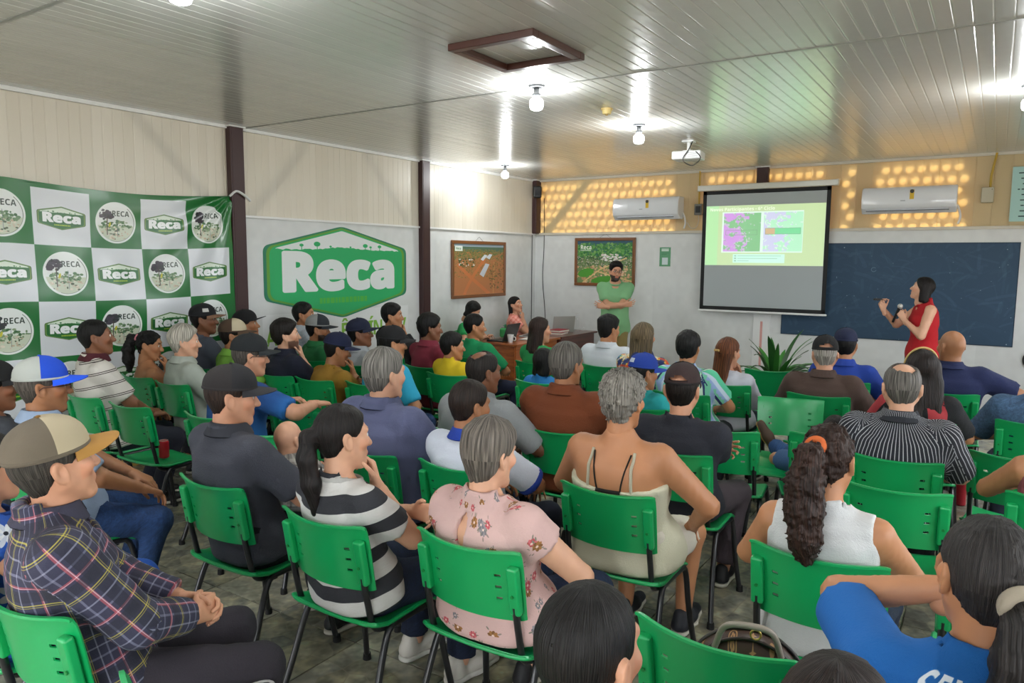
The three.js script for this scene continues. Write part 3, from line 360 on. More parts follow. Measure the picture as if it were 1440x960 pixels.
{
  const BW = 0.215, corner = (a, b) => { const k = 0.16; return a > 1 - k && b > 1 - k ? 1 - (1 - Math.sqrt(Math.max(0, 1 - Math.pow((a - 1 + k) / k, 2) * 0.85))) * k * 0.55 : 1; };
  const backP = (u, v) => { const a = u * 2 - 1, q = v * 2 - 1, sq = corner(Math.abs(a), Math.abs(q)), x = a * BW * (1 - 0.03 * (1 - v)), yy = 0.595 + (0.5 + 0.5 * q * sq) * 0.25 + 0.012 * a * a * v, z = 0.245 - 0.052 * a * a + (v - 0.5) * 0.045 + 0.012 * Math.pow(v, 6); return [x, yy, z]; };
  const hole = (i, j) => (i === 7 || i === 8 || i === 31 || i === 32) && [7, 11, 15].includes(j);
  const hump = (s) => { const g = box(0.042, 0.175, 0.03, 0, 0, 0, 0.009).rotateX(0.17); return g.translate(s * 0.188, 0.715, 0.222); };
  CHAIR.back = merge([shellGrid(40, 24, backP, 0.0055, hole), hump(1), hump(-1), shellGrid(40, 1, (u, v) => { const p = backP(u, 1); return [p[0], p[1] - 0.004 + v * 0.008, p[2] + 0.004]; }, 0.011)]);
  const seatP = (u, v) => { const a = u * 2 - 1, q = v * 2 - 1, sq = corner(Math.abs(a), Math.abs(q)); const x = a * (0.225 - 0.015 * (1 - v)) , z = -0.2 * 0 + q * 0.2 * sq; let y = 0.45 - 0.018 * (1 - a * a) * (1 - q * q) - 0.03 * sstep(0.55, 1, -q) * sstep(0.4, 1.0, -q) + 0.012 * a * a; return [x, y - (q > 0.6 ? -0.02 * (q - 0.6) / 0.4 : 0), z]; };
  const seatG = shellGrid(20, 20, (u, v) => seatP(u, 1 - v), 0.007);
  const lip = new THREE.TubeGeometry(new THREE.CatmullRomCurve3(Array.from({ length: 40 }, (_, k) => { const t = k / 40 * 4, e = Math.floor(t), f = t - e, [u, v] = [[f, 0], [1, f], [1 - f, 1], [0, 1 - f]][e], p = seatP(u, v); return new THREE.Vector3(p[0], p[1] - 0.006, p[2]); }), true), 60, 0.008, 6, true);
  CHAIR.seat = merge([seatG, lip]);
  const R = 0.0135;
  CHAIR.leg = [-1, 1].map((s) => merge([tube([[s * 0.245, 0.012, -0.235], [s * 0.225, 0.2, -0.2], [s * 0.213, 0.4, -0.165], [s * 0.21, 0.43, -0.145], [s * 0.21, 0.434, -0.1], [s * 0.21, 0.434, 0.05], [s * 0.21, 0.43, 0.1], [s * 0.213, 0.4, 0.125], [s * 0.228, 0.2, 0.2], [s * 0.248, 0.012, 0.265]], R, 44, 9)]));
  CHAIR.cap = [-1, 1].map((s) => [cyl(0.017, 0.019, 0.03, s * 0.246, 0.015, -0.236, 10), cyl(0.017, 0.019, 0.03, s * 0.249, 0.015, 0.266, 10)]);
  CHAIR.post = [-1, 1].map((s) => tube([[s * 0.19, 0.425, -0.04], [s * 0.19, 0.428, 0.12], [s * 0.19, 0.45, 0.165], [s * 0.19, 0.56, 0.198], [s * 0.188, 0.66, 0.217]], 0.0125, 24, 8));
  CHAIR.bar = merge([box(0.42, 0.02, 0.028, 0, 0.424, -0.1), box(0.42, 0.02, 0.028, 0, 0.424, 0.08)]);
  CHAIR.rivet = new THREE.CylinderGeometry(0.006, 0.006, 0.004, 10).rotateX(Math.PI / 2);
}
const foot = std('#0b0b0c', 0.7);
const chairProto = (() => {
  const t = new THREE.Group(); t.name = 'stacking_chair';
  part('backrest', CHAIR.back, M.green, t); part('seat', CHAIR.seat, M.green, t);
  for (const k of [0, 1]) { const l = part('leg_frame', CHAIR.leg[k], M.steel, t); for (const c of CHAIR.cap[k]) part('foot_cap', c, foot, l); part('back_post', CHAIR.post[k], M.steel, t); const v = part('rivet', CHAIR.rivet, std('#0f7a35', 0.4), t); v.position.set((k * 2 - 1) * 0.188, 0.70, 0.2385); v.rotation.x = 0.17; }
  part('cross_bar', CHAIR.bar, M.steel, t); return t;
})();
function chair(x, z, turn, label, group) { const c = chairProto.clone(); c.name = numbered('stacking_chair'); c.position.set(x, 0, z); c.rotation.y = turn; scene.add(c); return tag(c, label, 'chair', group); }

// ------------------------------------------------------------------ figures: distance fields and their meshes
function surfaceNets(f, lo, hi, c) {
  const nx = Math.ceil((hi[0] - lo[0]) / c) + 2, ny = Math.ceil((hi[1] - lo[1]) / c) + 2, nz = Math.ceil((hi[2] - lo[2]) / c) + 2, V = new Float32Array(nx * ny * nz), B = 4;
  for (let k = 0; k < nz; k += B) for (let j = 0; j < ny; j += B) for (let i = 0; i < nx; i += B) {
    const d = f(lo[0] + (i + 1.5) * c, lo[1] + (j + 1.5) * c, lo[2] + (k + 1.5) * c), far = Math.abs(d) > c * 5.2, i1 = Math.min(nx, i + B), j1 = Math.min(ny, j + B), k1 = Math.min(nz, k + B);
    for (let z = k; z < k1; z++) for (let y = j; y < j1; y++) { let o = (z * ny + y) * nx + i; for (let x = i; x < i1; x++, o++) V[o] = far ? d : f(lo[0] + x * c, lo[1] + y * c, lo[2] + z * c); }
  }
  const ids = new Int32Array(nx * ny * nz).fill(-1), pos = [], idx = [], sx = 1, sy = nx, sz = nx * ny, co = [0, sx, sy, sx + sy, sz, sx + sz, sy + sz, sx + sy + sz];
  const E = [[0, 1], [0, 2], [0, 4], [1, 3], [1, 5], [2, 3], [2, 6], [4, 5], [4, 6], [3, 7], [5, 7], [6, 7]];
  for (let z = 0; z < nz - 1; z++) for (let y = 0; y < ny - 1; y++) for (let x = 0; x < nx - 1; x++) {
    const o = z * sz + y * sy + x; let m = 0; for (let k = 0; k < 8; k++) if (V[o + co[k]] < 0) m |= 1 << k; if (m === 0 || m === 255) continue;
    let px = 0, py = 0, pz = 0, n = 0;
    for (const [a, b] of E) { if (((m >> a) & 1) === ((m >> b) & 1)) continue; const va = V[o + co[a]], vb = V[o + co[b]], t = va / (va - vb), ax = a & 1, ay = (a >> 1) & 1, az = a >> 2; px += ax + t * ((b & 1) - ax); py += ay + t * (((b >> 1) & 1) - ay); pz += az + t * ((b >> 2) - az); n++; }
    ids[o] = pos.length / 3; pos.push(lo[0] + (x + px / n) * c, lo[1] + (y + py / n) * c, lo[2] + (z + pz / n) * c);
  }
  for (let z = 1; z < nz - 1; z++) for (let y = 1; y < ny - 1; y++) for (let x = 1; x < nx - 1; x++) {
    const o = z * sz + y * sy + x, s = V[o] < 0;
    const q = (a, b, c2, d, fl) => { a = ids[a]; b = ids[b]; c2 = ids[c2]; d = ids[d]; if (a < 0 || b < 0 || c2 < 0 || d < 0) return; fl ? idx.push(a, b, c2, a, c2, d) : idx.push(a, c2, b, a, d, c2); };
    if (s !== (V[o + sx] < 0)) q(o, o - sy, o - sy - sz, o - sz, !s);
    if (s !== (V[o + sy] < 0)) q(o, o - sz, o - sz - sx, o - sx, !s);
    if (s !== (V[o + sz] < 0)) q(o, o - sx, o - sx - sy, o - sy, !s);
  }
  return { pos, idx };
}
function smin(a, b, k) { const h = k - Math.abs(a - b); return h > 0 ? Math.min(a, b) - h * h / (4 * k) : Math.min(a, b); }
function smax(a, b, k) { return -smin(-a, -b, k); }
function cap(x, y, z, c) { const px = x - c[0], py = y - c[1], pz = z - c[2], h = clamp((px * c[8] + py * c[9] + pz * c[10]) * c[11], 0, 1), dx = px - c[8] * h, dy = py - c[9] * h, dz = pz - c[10] * h; return Math.sqrt(dx * dx + dy * dy + dz * dz) - (c[6] + (c[7] - c[6]) * h); }
function bone(a, b, ra, rb) { const d = [b[0] - a[0], b[1] - a[1], b[2] - a[2]]; return [...a, ...b, ra, rb, ...d, 1 / Math.max(1e-9, d[0] * d[0] + d[1] * d[1] + d[2] * d[2])]; }
function ell(x, y, z, c, r) { const a = (x - c[0]) / r[0], b = (y - c[1]) / r[1], d = (z - c[2]) / r[2], k = Math.sqrt(a * a + b * b + d * d); if (k < 1e-6) return -Math.min(...r); const g = Math.sqrt(a * a / (r[0] * r[0]) + b * b / (r[1] * r[1]) + d * d / (r[2] * r[2])); return k * (k - 1) / g; }
const V3 = { add: (a, b, s = 1) => [a[0] + b[0] * s, a[1] + b[1] * s, a[2] + b[2] * s], sub: (a, b) => [a[0] - b[0], a[1] - b[1], a[2] - b[2]], dot: (a, b) => a[0] * b[0] + a[1] * b[1] + a[2] * b[2], cross: (a, b) => [a[1] * b[2] - a[2] * b[1], a[2] * b[0] - a[0] * b[2], a[0] * b[1] - a[1] * b[0]], len: (a) => Math.hypot(...a), norm: (a) => { const l = Math.hypot(...a) || 1; return [a[0] / l, a[1] / l, a[2] / l]; } };

// --- head (face towards -z), hand (left, palm towards -z, fingers along +y, thumb towards +x), shoe: made once per size of cell
const cache = new Map(), once = (k, f) => { if (!cache.has(k)) cache.set(k, f()); return cache.get(k); };
const NECK = bone([0, -0.03, 0.022], [0, -0.15, 0.024], 0.054, 0.055), CRAN = [[0, 0.032, 0.014], [0.076, 0.094, 0.098]];
function headTemplate(sex, c) {
  return once('head' + sex + c, () => {
    const f = sex === 'f', jw = f ? 0.93 : 1, nose = bone([0, 0.012, -0.088], [0, -0.026, -0.108], 0.008, 0.0125), chin = bone([-0.012, -0.098, -0.066], [0.012, -0.098, -0.066], 0.02, 0.02), jawL = bone([-0.058 * jw, -0.04, 0.0], [-0.018, -0.095, -0.058], 0.022, 0.022), jawR = bone([0.058 * jw, -0.04, 0.0], [0.018, -0.095, -0.058], 0.022, 0.022);
    const lipU = bone([-0.02, -0.057, -0.086], [0.02, -0.057, -0.086], 0.0065, 0.0065), lipD = bone([-0.016, -0.067, -0.084], [0.016, -0.067, -0.084], 0.0075, 0.0075), brow = bone([-0.04, 0.036, -0.074], [0.04, 0.036, -0.074], f ? 0.012 : 0.014, f ? 0.012 : 0.014);
    const sd = (x, y, z) => {
      let d = ell(x, y, z, CRAN[0], CRAN[1]); d = smin(d, ell(x, y, z, [0, -0.035, -0.034], [0.06 * jw, 0.074, 0.058]), 0.03); d = smin(d, cap(x, y, z, jawL), 0.02); d = smin(d, cap(x, y, z, jawR), 0.02); d = smin(d, cap(x, y, z, chin), 0.022); d = smin(d, cap(x, y, z, brow), 0.02);
      const ax = Math.abs(x); d = smin(d, ell(ax, y, z, [0.044, -0.012, -0.06], [0.024, 0.022, 0.024]), 0.022);
      d = smax(d, -ell(ax, y, z, [0.031, 0.013, -0.104], [0.019, 0.013, 0.018]), 0.012);
      d = smin(d, cap(x, y, z, nose), 0.012); d = smin(d, ell(ax, y, z, [0.011, -0.029, -0.1], [0.009, 0.008, 0.011]), 0.006); d = smin(d, cap(x, y, z, lipU), 0.008); d = smin(d, cap(x, y, z, lipD), 0.008);
      d = smin(d, cap(x, y, z, NECK), 0.03);
      const ex = (ax - 0.078) - (z - 0.012) * 0.3, ey = y + 0.002, ez = z - 0.016 - ey * 0.2; let e = Math.max(Math.hypot(ey / 0.03, ez / 0.0185) - 1, -1) * 0.02; e = Math.max(e, Math.abs(ex) - 0.006) - 0.003; const cup = Math.hypot((ax - 0.088) / 0.008, (y - 0.004) / 0.018, (z - 0.012) / 0.011) - 1; e = smax(e, -cup * 0.008, 0.004); return smin(d, e, 0.006);
    };
    return surfaceNets(sd, [-0.105, -0.2, -0.13], [0.105, 0.14, 0.13], c);
  });
}
function handTemplate(curl, c) {
  return once('hand' + curl + c, () => {
    const bs = [], F = [[0.03, 0.088, 0.026, 0.0085], [0.0105, 0.094, 0.029, 0.009], [-0.0105, 0.09, 0.027, 0.0085], [-0.03, 0.08, 0.021, 0.0075]];
    F.forEach(([x, y, L, r], k) => {
      bs.push([bone([x * 0.55, 0.0, 0], [x, y, 0], 0.016, 0.0125), 0]); let p = [x, y, 0], a = 0; const sp = x * 1.6;
      for (let j = 0; j < 3; j++) { a += curl * (j === 0 ? 0.75 : 0.95) + 0.06 * k; const q = [p[0] + sp * 0.12, p[1] + Math.cos(a) * L * (1.35 - j * 0.25), p[2] - Math.sin(a) * L * (1.35 - j * 0.25)]; bs.push([bone(p, q, r * (1 - j * 0.06), r * (0.92 - j * 0.06)), k + 1]); p = q; }
    });
    let p = [0.022, 0.02, -0.006]; for (const [dx, dy, dz, r] of [[0.024, 0.026, -0.008, 0.013], [0.014, 0.03, -0.008 - curl * 0.012, 0.0105], [0.002, 0.026, -0.006 - curl * 0.014, 0.009]]) { const q = [p[0] + dx, p[1] + dy, p[2] + dz]; bs.push([bone(p, q, r, r * 0.9), 5]); p = q; }
    bs.push([bone([0, -0.05, 0], [0, 0.01, 0], 0.026, 0.022), 0]);
    const sd = (x, y, z) => { let palm = 9, out = 9; const fin = [9, 9, 9, 9, 9, 9]; for (const [b, k] of bs) { const d = cap(x, y, z, b); if (k === 0) palm = smin(palm, d, 0.014); else fin[k] = Math.min(fin[k], d); } out = palm; for (let k = 1; k < 6; k++) out = Math.min(out, smin(palm, fin[k], 0.007)); return out; };
    return surfaceNets(sd, [-0.06, -0.085, -0.12], [0.09, 0.2, 0.04], c);
  });
}
function shoeTemplate(kind, c) {
  return once('shoe' + kind + c, () => {
    const toe = bone([0, 0.036, -0.08], [0, 0.03, -0.19], 0.04, 0.033), heel = bone([0, 0.042, 0.045], [0, 0.036, -0.08], 0.037, 0.041), ank = bone([0, 0.04, 0.035], [0, kind === 'boot' ? 0.17 : 0.085, 0.03], 0.038, kind === 'boot' ? 0.046 : 0.036);
    const sd = (x, y, z) => { let d = smin(smin(cap(x, y, z, toe), cap(x, y, z, heel), 0.03), cap(x, y, z, ank), 0.02); d = smax(d, 0.022 - y, 0.004); return d; };
    const so = (x, y, z) => { const q = smin(cap(x, 0.03, z, toe), cap(x, 0.036, z, heel), 0.03) - 0.003; return smax(q, Math.abs(y - 0.0115) - 0.0115, 0.005); };
    return [surfaceNets(sd, [-0.06, 0, -0.25], [0.06, 0.22, 0.1], c), surfaceNets(so, [-0.06, -0.015, -0.25], [0.06, 0.045, 0.11], c)];
  });
}
function toGeo(n, uvf) {
  const g = new THREE.BufferGeometry(); g.setAttribute('position', new THREE.Float32BufferAttribute(n.pos, 3)); if (n.col) g.setAttribute('color', new THREE.Float32BufferAttribute(n.col, 3)); g.setIndex(n.idx); g.computeVertexNormals();
  if (uvf) { const u = new Float32Array(n.pos.length / 3 * 2); for (let i = 0; i < u.length / 2; i++) { const q = uvf(n.pos[i * 3], n.pos[i * 3 + 1], n.pos[i * 3 + 2]); u[i * 2] = q[0]; u[i * 2 + 1] = q[1]; } g.setAttribute('uv', new THREE.BufferAttribute(u, 2)); }
  return g;
}
const skinMat = std('#ffffff', 0.52, { vertexColors: true, sheen: 0.15, sheenRoughness: 0.5 });
const hairMats = new Map(), hairMat = (c) => { if (!hairMats.has(c)) hairMats.set(c, std(c, 0.55, { map: again(HAIRMAP, 1, 1), bumpMap: again(HAIRTEX, 1, 1), bumpScale: 0.003, specularIntensity: 0.6 })); return hairMats.get(c); };
const plainMats = new Map(), cloth = (c, rough = 0.88) => { const k = c + rough; if (!plainMats.has(k)) plainMats.set(k, std(c, rough, { bumpMap: again(FABRIC, 9, 9), bumpScale: 0.0012, sheen: 0.25, sheenRoughness: 0.6 })); return plainMats.get(k); };
const denim = (c) => { const k = 'd' + c; if (!plainMats.has(k)) plainMats.set(k, std(c, 0.9, { map: again(DENIM, 5, 5), bumpMap: again(FABRIC, 12, 12), bumpScale: 0.001 })); return plainMats.get(k); };
const printed = (t, rough = 0.88) => std('#ffffff', rough, { map: t, bumpMap: again(FABRIC, 9, 9), bumpScale: 0.001, sheen: 0.2, sheenRoughness: 0.6 });
// shirt cloth in metres: torso u runs round the body with 0 at the spine, v up from the hips; sleeves u round the arm, v along it
const stripeTex = (cols, size, vertical) => { const tot = cols.reduce((a, c) => a + c[1], 0), t = ctex(64, 256, (g, w, h) => { let y = 0; for (const [c, n] of cols) { g.fillStyle = c; const k = n / tot * h; g.fillRect(0, Math.round(y), w, Math.ceil(k) + 1); y += k; } }); t.repeat.set(4, 1 / size); if (vertical) { t.rotation = Math.PI / 2; t.repeat.set(1 / size, 4); t.rotation = 0; const t2 = ctex(256, 64, (g, w, h) => { let x = 0; for (const [c, n] of cols) { g.fillStyle = c; const k = n / tot * w; g.fillRect(Math.round(x), 0, Math.ceil(k) + 1, h); x += k; } }); t2.repeat.set(1 / size, 4); return t2; } return t; };
const plaidTex = (bg, bands, size, px = 256) => { const t = ctex(px, px, (g, w, h) => { g.fillStyle = bg; g.fillRect(0, 0, w, h); for (const [c, a, p, n, v] of bands) { g.globalAlpha = a; g.fillStyle = c; if (v !== 'h') g.fillRect(p * w, 0, n * w, h); if (v !== 'v') g.fillRect(0, p * h, w, n * h); } g.globalAlpha = 1; }); t.repeat.set(1 / size, 1 / size); return t; };
const wordTex = (bg, draw, px = 512) => { const t = ctex(px, px, (g, w, h) => { g.fillStyle = bg; g.fillRect(0, 0, w, h); draw(g, w, h); }, { clampEdge: true }); t.repeat.set(1 / 0.6, 1 / 0.6); t.offset.set(0.5, 0.15); return t; };   // covers u -0.3..0.3, v -0.09..0.51

let peopleTris = 0;
function person(o) {
  const s = o.s || 1, g = o.g || 1, fem = o.sex === 'f', R = rng(Math.round(o.at[0] * 731 + o.at[2] * 977)), lean = (o.lean || 0) * Math.PI / 180, standing = !!o.standing;
  const dist = Math.hypot(o.at[0] - EYE[0], o.at[2] - EYE[2]), near = dist < 3.1, midd = dist < 4.9;
  const C = near ? { body: 0.017, head: 0.0048, hand: 0.0048, cloth: 0.0125, hair: 0.0052, leg: 0.017 } : midd ? { body: 0.021, head: 0.0065, hand: 0.0065, cloth: 0.0165, hair: 0.0068, leg: 0.022 } : { body: 0.025, head: 0.0085, hand: 0.0085, cloth: 0.02, hair: 0.0088, leg: 0.026 };
  const hipY = o.hip ? o.hip : standing ? o.at[1] * 0.545 : 0.462 + 0.085 * s * Math.min(1.15, g), yaw = (o.yaw || 0) * Math.PI / 180, headY = o.at[1];
  const ax = [Math.sin((o.side || 0) * Math.PI / 180), Math.cos(lean), -Math.sin(lean)], A = V3.norm(ax), X = V3.norm([Math.cos((o.side || 0) * Math.PI / 180), -Math.sin((o.side || 0) * Math.PI / 180), 0]), Z = V3.cross(X, A);
  const L = (headY - 0.15 * s - hipY) / A[1], nb = V3.add([0, hipY, 0], A, L), hc = V3.add(nb, [A[0] * 0.03, 0.15 * s, -0.035 * s + A[2] * 0.05]);
  // local point of the head -> group origin
  const wx = o.at[0] - (Math.cos(yaw) * hc[0] + Math.sin(yaw) * hc[2]), wz = o.at[2] - (-Math.sin(yaw) * hc[0] + Math.cos(yaw) * hc[2]);
  const G = thing('person', o.label, 'person', [wx, 0, wz], yaw);
  // ---- torso profile
  const prof = fem ? [[-0.22, 0.14, 0.1, 0], [-0.06, 0.182, 0.13, 0.012], [0.1, 0.178, 0.128, 0], [0.34, 0.142, 0.108, 0], [0.52, 0.15, 0.112, -0.012], [0.68, 0.16, 0.12, -0.016], [0.82, 0.158, 0.1, 0], [0.92, 0.12, 0.08, 0.004], [1.0, 0.066, 0.06, 0.004], [1.12, 0.05, 0.052, 0]]
    : [[-0.22, 0.14, 0.1, 0], [-0.06, 0.174, 0.125, 0.005], [0.1, 0.168, 0.124, 0], [0.34, 0.158, 0.115, 0], [0.52, 0.168, 0.12, 0], [0.7, 0.184, 0.125, -0.004], [0.83, 0.18, 0.108, 0.002], [0.93, 0.132, 0.085, 0.004], [1.01, 0.072, 0.064, 0.004], [1.12, 0.055, 0.056, 0]];
  const belly = o.belly || 0, T = prof.map(([t, w, d, z]) => { const b = Math.exp(-Math.pow((t - 0.22) / 0.26, 2)) * belly, gg = t > 0.9 ? 1 + (g - 1) * 0.4 : g; return [t, w * s * gg * (1 + b * 0.35), d * s * gg * (1 + b * 0.5), z * s - b * 0.05]; });
  const torso = (x, y, z) => {
    const py = y - hipY, a = x * X[0] + py * X[1] + z * X[2], b = x * A[0] + py * A[1] + z * A[2], c = x * Z[0] + py * Z[1] + z * Z[2], t = b / L; let i = 1; while (i < 9 && t > T[i][0]) i++;
    const p = T[i - 1], q = T[i], f = clamp((t - p[0]) / (q[0] - p[0]), 0, 1), f2 = f * f * (3 - 2 * f), w = p[1] + (q[1] - p[1]) * f2, d = p[2] + (q[2] - p[2]) * f2, zo = p[3] + (q[3] - p[3]) * f2 + 0.02 * Math.sin(clamp(t, 0, 1) * 3.14) * s;
    const u = Math.abs(a) / w, v = Math.abs(c - zo) / d, r = Math.pow(Math.pow(u, 2.3) + Math.pow(v, 2.3), 1 / 2.3); let e = (r - 1) * Math.min(w, d); const m = Math.max(b - 1.1 * L, -0.2 * L - b); return m > 0 ? Math.max(e, m) : e;
  };
  // ---- arms
  const sw = (fem ? 0.158 : 0.182) * s * (0.6 + 0.4 * g), ag = s * (0.45 + 0.55 * g) * (fem ? 0.92 : 1), ul = 0.285 * s, fl = 0.25 * s;
  const toWorld = (p) => V3.add(V3.add(V3.add([0, hipY, 0], X, p[0]), A, p[1]), Z, p[2]);
  const arms = {}, poseOf = (side) => {
    const k = side === 'R' ? 1 : -1, a = o.arms || 'lap', q = typeof a === 'string' ? a : a[side] || 'lap'; if (Array.isArray(q)) return { w: q.slice(0, 3), pole: q[3] || [k, -0.4, 0.4], palm: q[4] || [0, -1, 0], dir: q[5], curl: q[6] };
    switch (q) {
      case 'knee': return { w: [k * 0.15 * s, hipY + 0.115 * s, -0.31 * s], pole: [k, 0, 0.5], palm: [0, -1, 0] };
      case 'clasp': return { w: [k * 0.065 * s, hipY + 0.13 * s, -0.25 * s], pole: [k, -0.2, 0.6], palm: [-k * 0.8, -0.5, 0.2], dir: [-k * 0.5, -0.1, -0.8], curl: 0.75 };
      case 'chin': return { w: [hc[0] + k * 0.05, hc[1] - 0.19 * s, hc[2] - 0.11 * s], pole: [k * 0.6, -1, -0.3], palm: [-k * 0.4, 0.1, 0.9], dir: [-k * 0.3, 0.95, 0.05], curl: 0.8 };
      case 'fold': return { w: [-k * 0.1 * s, hipY + (k > 0 ? 0.27 : 0.24) * s, -0.2 * s * g], pole: [k, -0.5, -0.2], palm: [0, 0, 1], dir: [-k, 0.1, -0.1], curl: 0.5 };
      case 'side': return { w: [k * (sw + 0.08), hipY - 0.02, 0.0], pole: [k, 0, 1], palm: [-k, 0, 0], dir: [0, -1, -0.1] };
      default: return { w: [k * 0.1 * s, hipY + 0.12 * s, -0.24 * s], pole: [k, -0.1, 0.5], palm: [0, -1, 0], dir: [-k * 0.55, -0.1, -0.8] };
    }
  };
  for (const side of ['R', 'L']) {
    const k = side === 'R' ? 1 : -1, sh = toWorld([k * sw, L - 0.062 * s, 0.008]), p = poseOf(side), d = V3.sub(p.w, sh), len = Math.min(V3.len(d), (ul + fl) * 0.985), n = V3.norm(d), wr = V3.add(sh, n, len), c = clamp((ul * ul + len * len - fl * fl) / (2 * ul * len), -1, 1);
    let pl = V3.sub(p.pole, n.map((q) => q * V3.dot(p.pole, n))); pl = V3.norm(pl); const el = V3.add(V3.add(sh, n, ul * c), pl, ul * Math.sqrt(1 - c * c));
    const in1 = toWorld([k * 0.075 * s, L - 0.05 * s, 0.004]);
    arms[side] = { k, sh, el, wr, clav: bone(in1, sh, 0.05 * s, 0.058 * ag), up: bone(sh, el, 0.06 * ag, 0.045 * ag), fo: bone(el, wr, 0.045 * ag, 0.028 * s), dir: V3.norm(p.dir || V3.sub(wr, el)), palm: p.palm, curl: p.curl === undefined ? 0.38 : p.curl };
  }
  // ---- legs
  const legs = {}, lg = s * (0.4 + 0.6 * g), lp = o.legpose || {};
  for (const side of ['R', 'L']) {
    const k = side === 'R' ? 1 : -1, hip = [k * 0.092 * s * (0.7 + 0.3 * g), hipY - 0.012, -0.02]; let kn, an, toe = [0, 0, -1];
    if (standing) { const sp = o.stance || 0.1; kn = [k * sp, hipY * 0.53, -0.02]; an = [k * sp, 0.085, 0.01]; }
    else { const q = lp[side] || {}; kn = q.knee || [k * (lp.spread || 0.15) * s, 0.49 * s + (1 - s) * 0.42, -0.43 * s]; an = q.ankle || [k * (lp.spread || 0.14) * s, 0.085, -0.40 * s + (R() - 0.6) * 0.12]; toe = q.toe || toe; }
    legs[side] = { k, hip, kn, an, toe, th: bone(hip, kn, 0.088 * lg, 0.06 * lg), shn: bone(kn, an, 0.056 * lg, 0.037 * s) };
  }
  // ---- skin: one surface for trunk, arms and legs, with head and hands in finer cells
  const all = (x, y, z) => { let d = torso(x, y, z); for (const q of [arms.R, arms.L]) { d = smin(d, cap(x, y, z, q.clav), 0.035); d = smin(d, smin(cap(x, y, z, q.up), cap(x, y, z, q.fo), 0.012), 0.02); } for (const q of [legs.R, legs.L]) d = smin(d, smin(cap(x, y, z, q.th), cap(x, y, z, q.shn), 0.03), 0.03); return d; };
  const bounds = (pts, m) => [[0, 1, 2].map((k) => Math.min(...pts.map((p) => p[k])) - m), [0, 1, 2].map((k) => Math.max(...pts.map((p) => p[k])) + m)];
  const armPts = [arms.R.sh, arms.R.el, arms.R.wr, arms.L.sh, arms.L.el, arms.L.wr], legPts = [legs.R.kn, legs.R.an, legs.L.kn, legs.L.an], W = 0.2 * g * s * (1 + belly * 0.4);
  const trunk = [[-W, hipY - 0.12, -W - belly * 0.06], [W, hipY, W], nb];
  const acc = { pos: [], idx: [], col: [] }, sk = lin(o.skin || '#a9744f'), lips = [sk[0] * 0.78, sk[1] * 0.5, sk[2] * 0.5], hairC = lin(o.brow || (o.hair && o.hair.c) || '#1c1512'), beard = o.beard ? lin(o.beard) : null;
  const put = (n, fn, colf, flip) => { const b = acc.pos.length / 3; for (let i = 0; i < n.pos.length; i += 3) { const q = fn(n.pos[i], n.pos[i + 1], n.pos[i + 2]); acc.pos.push(q[0], q[1], q[2]); const c = colf(n.pos[i], n.pos[i + 1], n.pos[i + 2]); acc.col.push(c[0], c[1], c[2]); } for (let i = 0; i < n.idx.length; i += 3) flip ? acc.idx.push(b + n.idx[i], b + n.idx[i + 2], b + n.idx[i + 1]) : acc.idx.push(b + n.idx[i], b + n.idx[i + 1], b + n.idx[i + 2]); };
  const bb = bounds([...trunk, ...armPts, ...legPts], 0.09 * Math.max(1, g)), mott = (x, y, z) => { const m = 1 + 0.07 * noise3(x * 22, y * 22, z * 22); return [sk[0] * m, sk[1] * m, sk[2] * m]; };
  put(surfaceNets(all, bb[0], bb[1], C.body), (x, y, z) => [x, y, z], mott);
  const hs = (o.hs || 1) * s * (fem ? 0.95 : 1), hq = new THREE.Quaternion().setFromEuler(new THREE.Euler((o.head?.[1] || 0) * -Math.PI / 180, (o.head?.[0] || 0) * Math.PI / 180, (o.head?.[2] || 0) * Math.PI / 180, 'YXZ')), hm = new THREE.Matrix4().compose(new THREE.Vector3(...hc), hq, new THREE.Vector3(hs, hs, hs)), tv = new THREE.Vector3();
  const headAt = (x, y, z) => { tv.set(x, y, z).applyMatrix4(hm); return [tv.x, tv.y, tv.z]; };
  put(headTemplate(fem ? 'f' : 'm', C.head), headAt, (x, y, z) => {
    const a = Math.abs(x); if (z < -0.06 && y > -0.074 && y < -0.05 && a < 0.024) return lips; if (z < -0.055 && y > 0.032 && y < 0.043 && a > 0.012 && a < 0.05) return hairC.map((q, k) => q * 0.7 + sk[k] * 0.3);
    if (beard && z < 0.0 && y < -0.035 && y > -0.13 && !(z < -0.06 && y > -0.045) && a < 0.085) return beard; const m = mott(x * 2, y * 2, z * 2); if (z < -0.04 && y < 0.0 && y > -0.045 && a > 0.025) return [m[0] * 1.05, m[1] * 0.95, m[2] * 0.93]; return m;
  });
  for (const e of [-1, 1]) { const sg = new THREE.SphereGeometry(0.0118, 14, 10).rotateX(-Math.PI / 2), n = { pos: [...sg.attributes.position.array], idx: [...sg.index.array] }; put(n, (x, y, z) => headAt(x + e * 0.031, y + 0.012, z - 0.0775), (x, y, z) => { const c = -z / 0.0118; return c > 0.93 ? [0.01, 0.008, 0.006] : c > 0.8 ? [0.06, 0.03, 0.015] : [0.72, 0.7, 0.66]; }); }
  for (const side of ['R', 'L']) {
    const q = arms[side], y = q.dir; let z = V3.sub([-q.palm[0], -q.palm[1], -q.palm[2]], y.map((v) => -v * V3.dot(q.palm, y))); z = V3.norm(z); let x = V3.cross(y, z); if (q.k > 0) x = x.map((v) => -v); const h = s * (fem ? 0.93 : 1);
    put(handTemplate(q.curl, C.hand), (a, b, c) => [q.wr[0] + (x[0] * a + y[0] * b + z[0] * c) * h, q.wr[1] + (x[1] * a + y[1] * b + z[1] * c) * h, q.wr[2] + (x[2] * a + y[2] * b + z[2] * c) * h], mott, q.k > 0);
  }
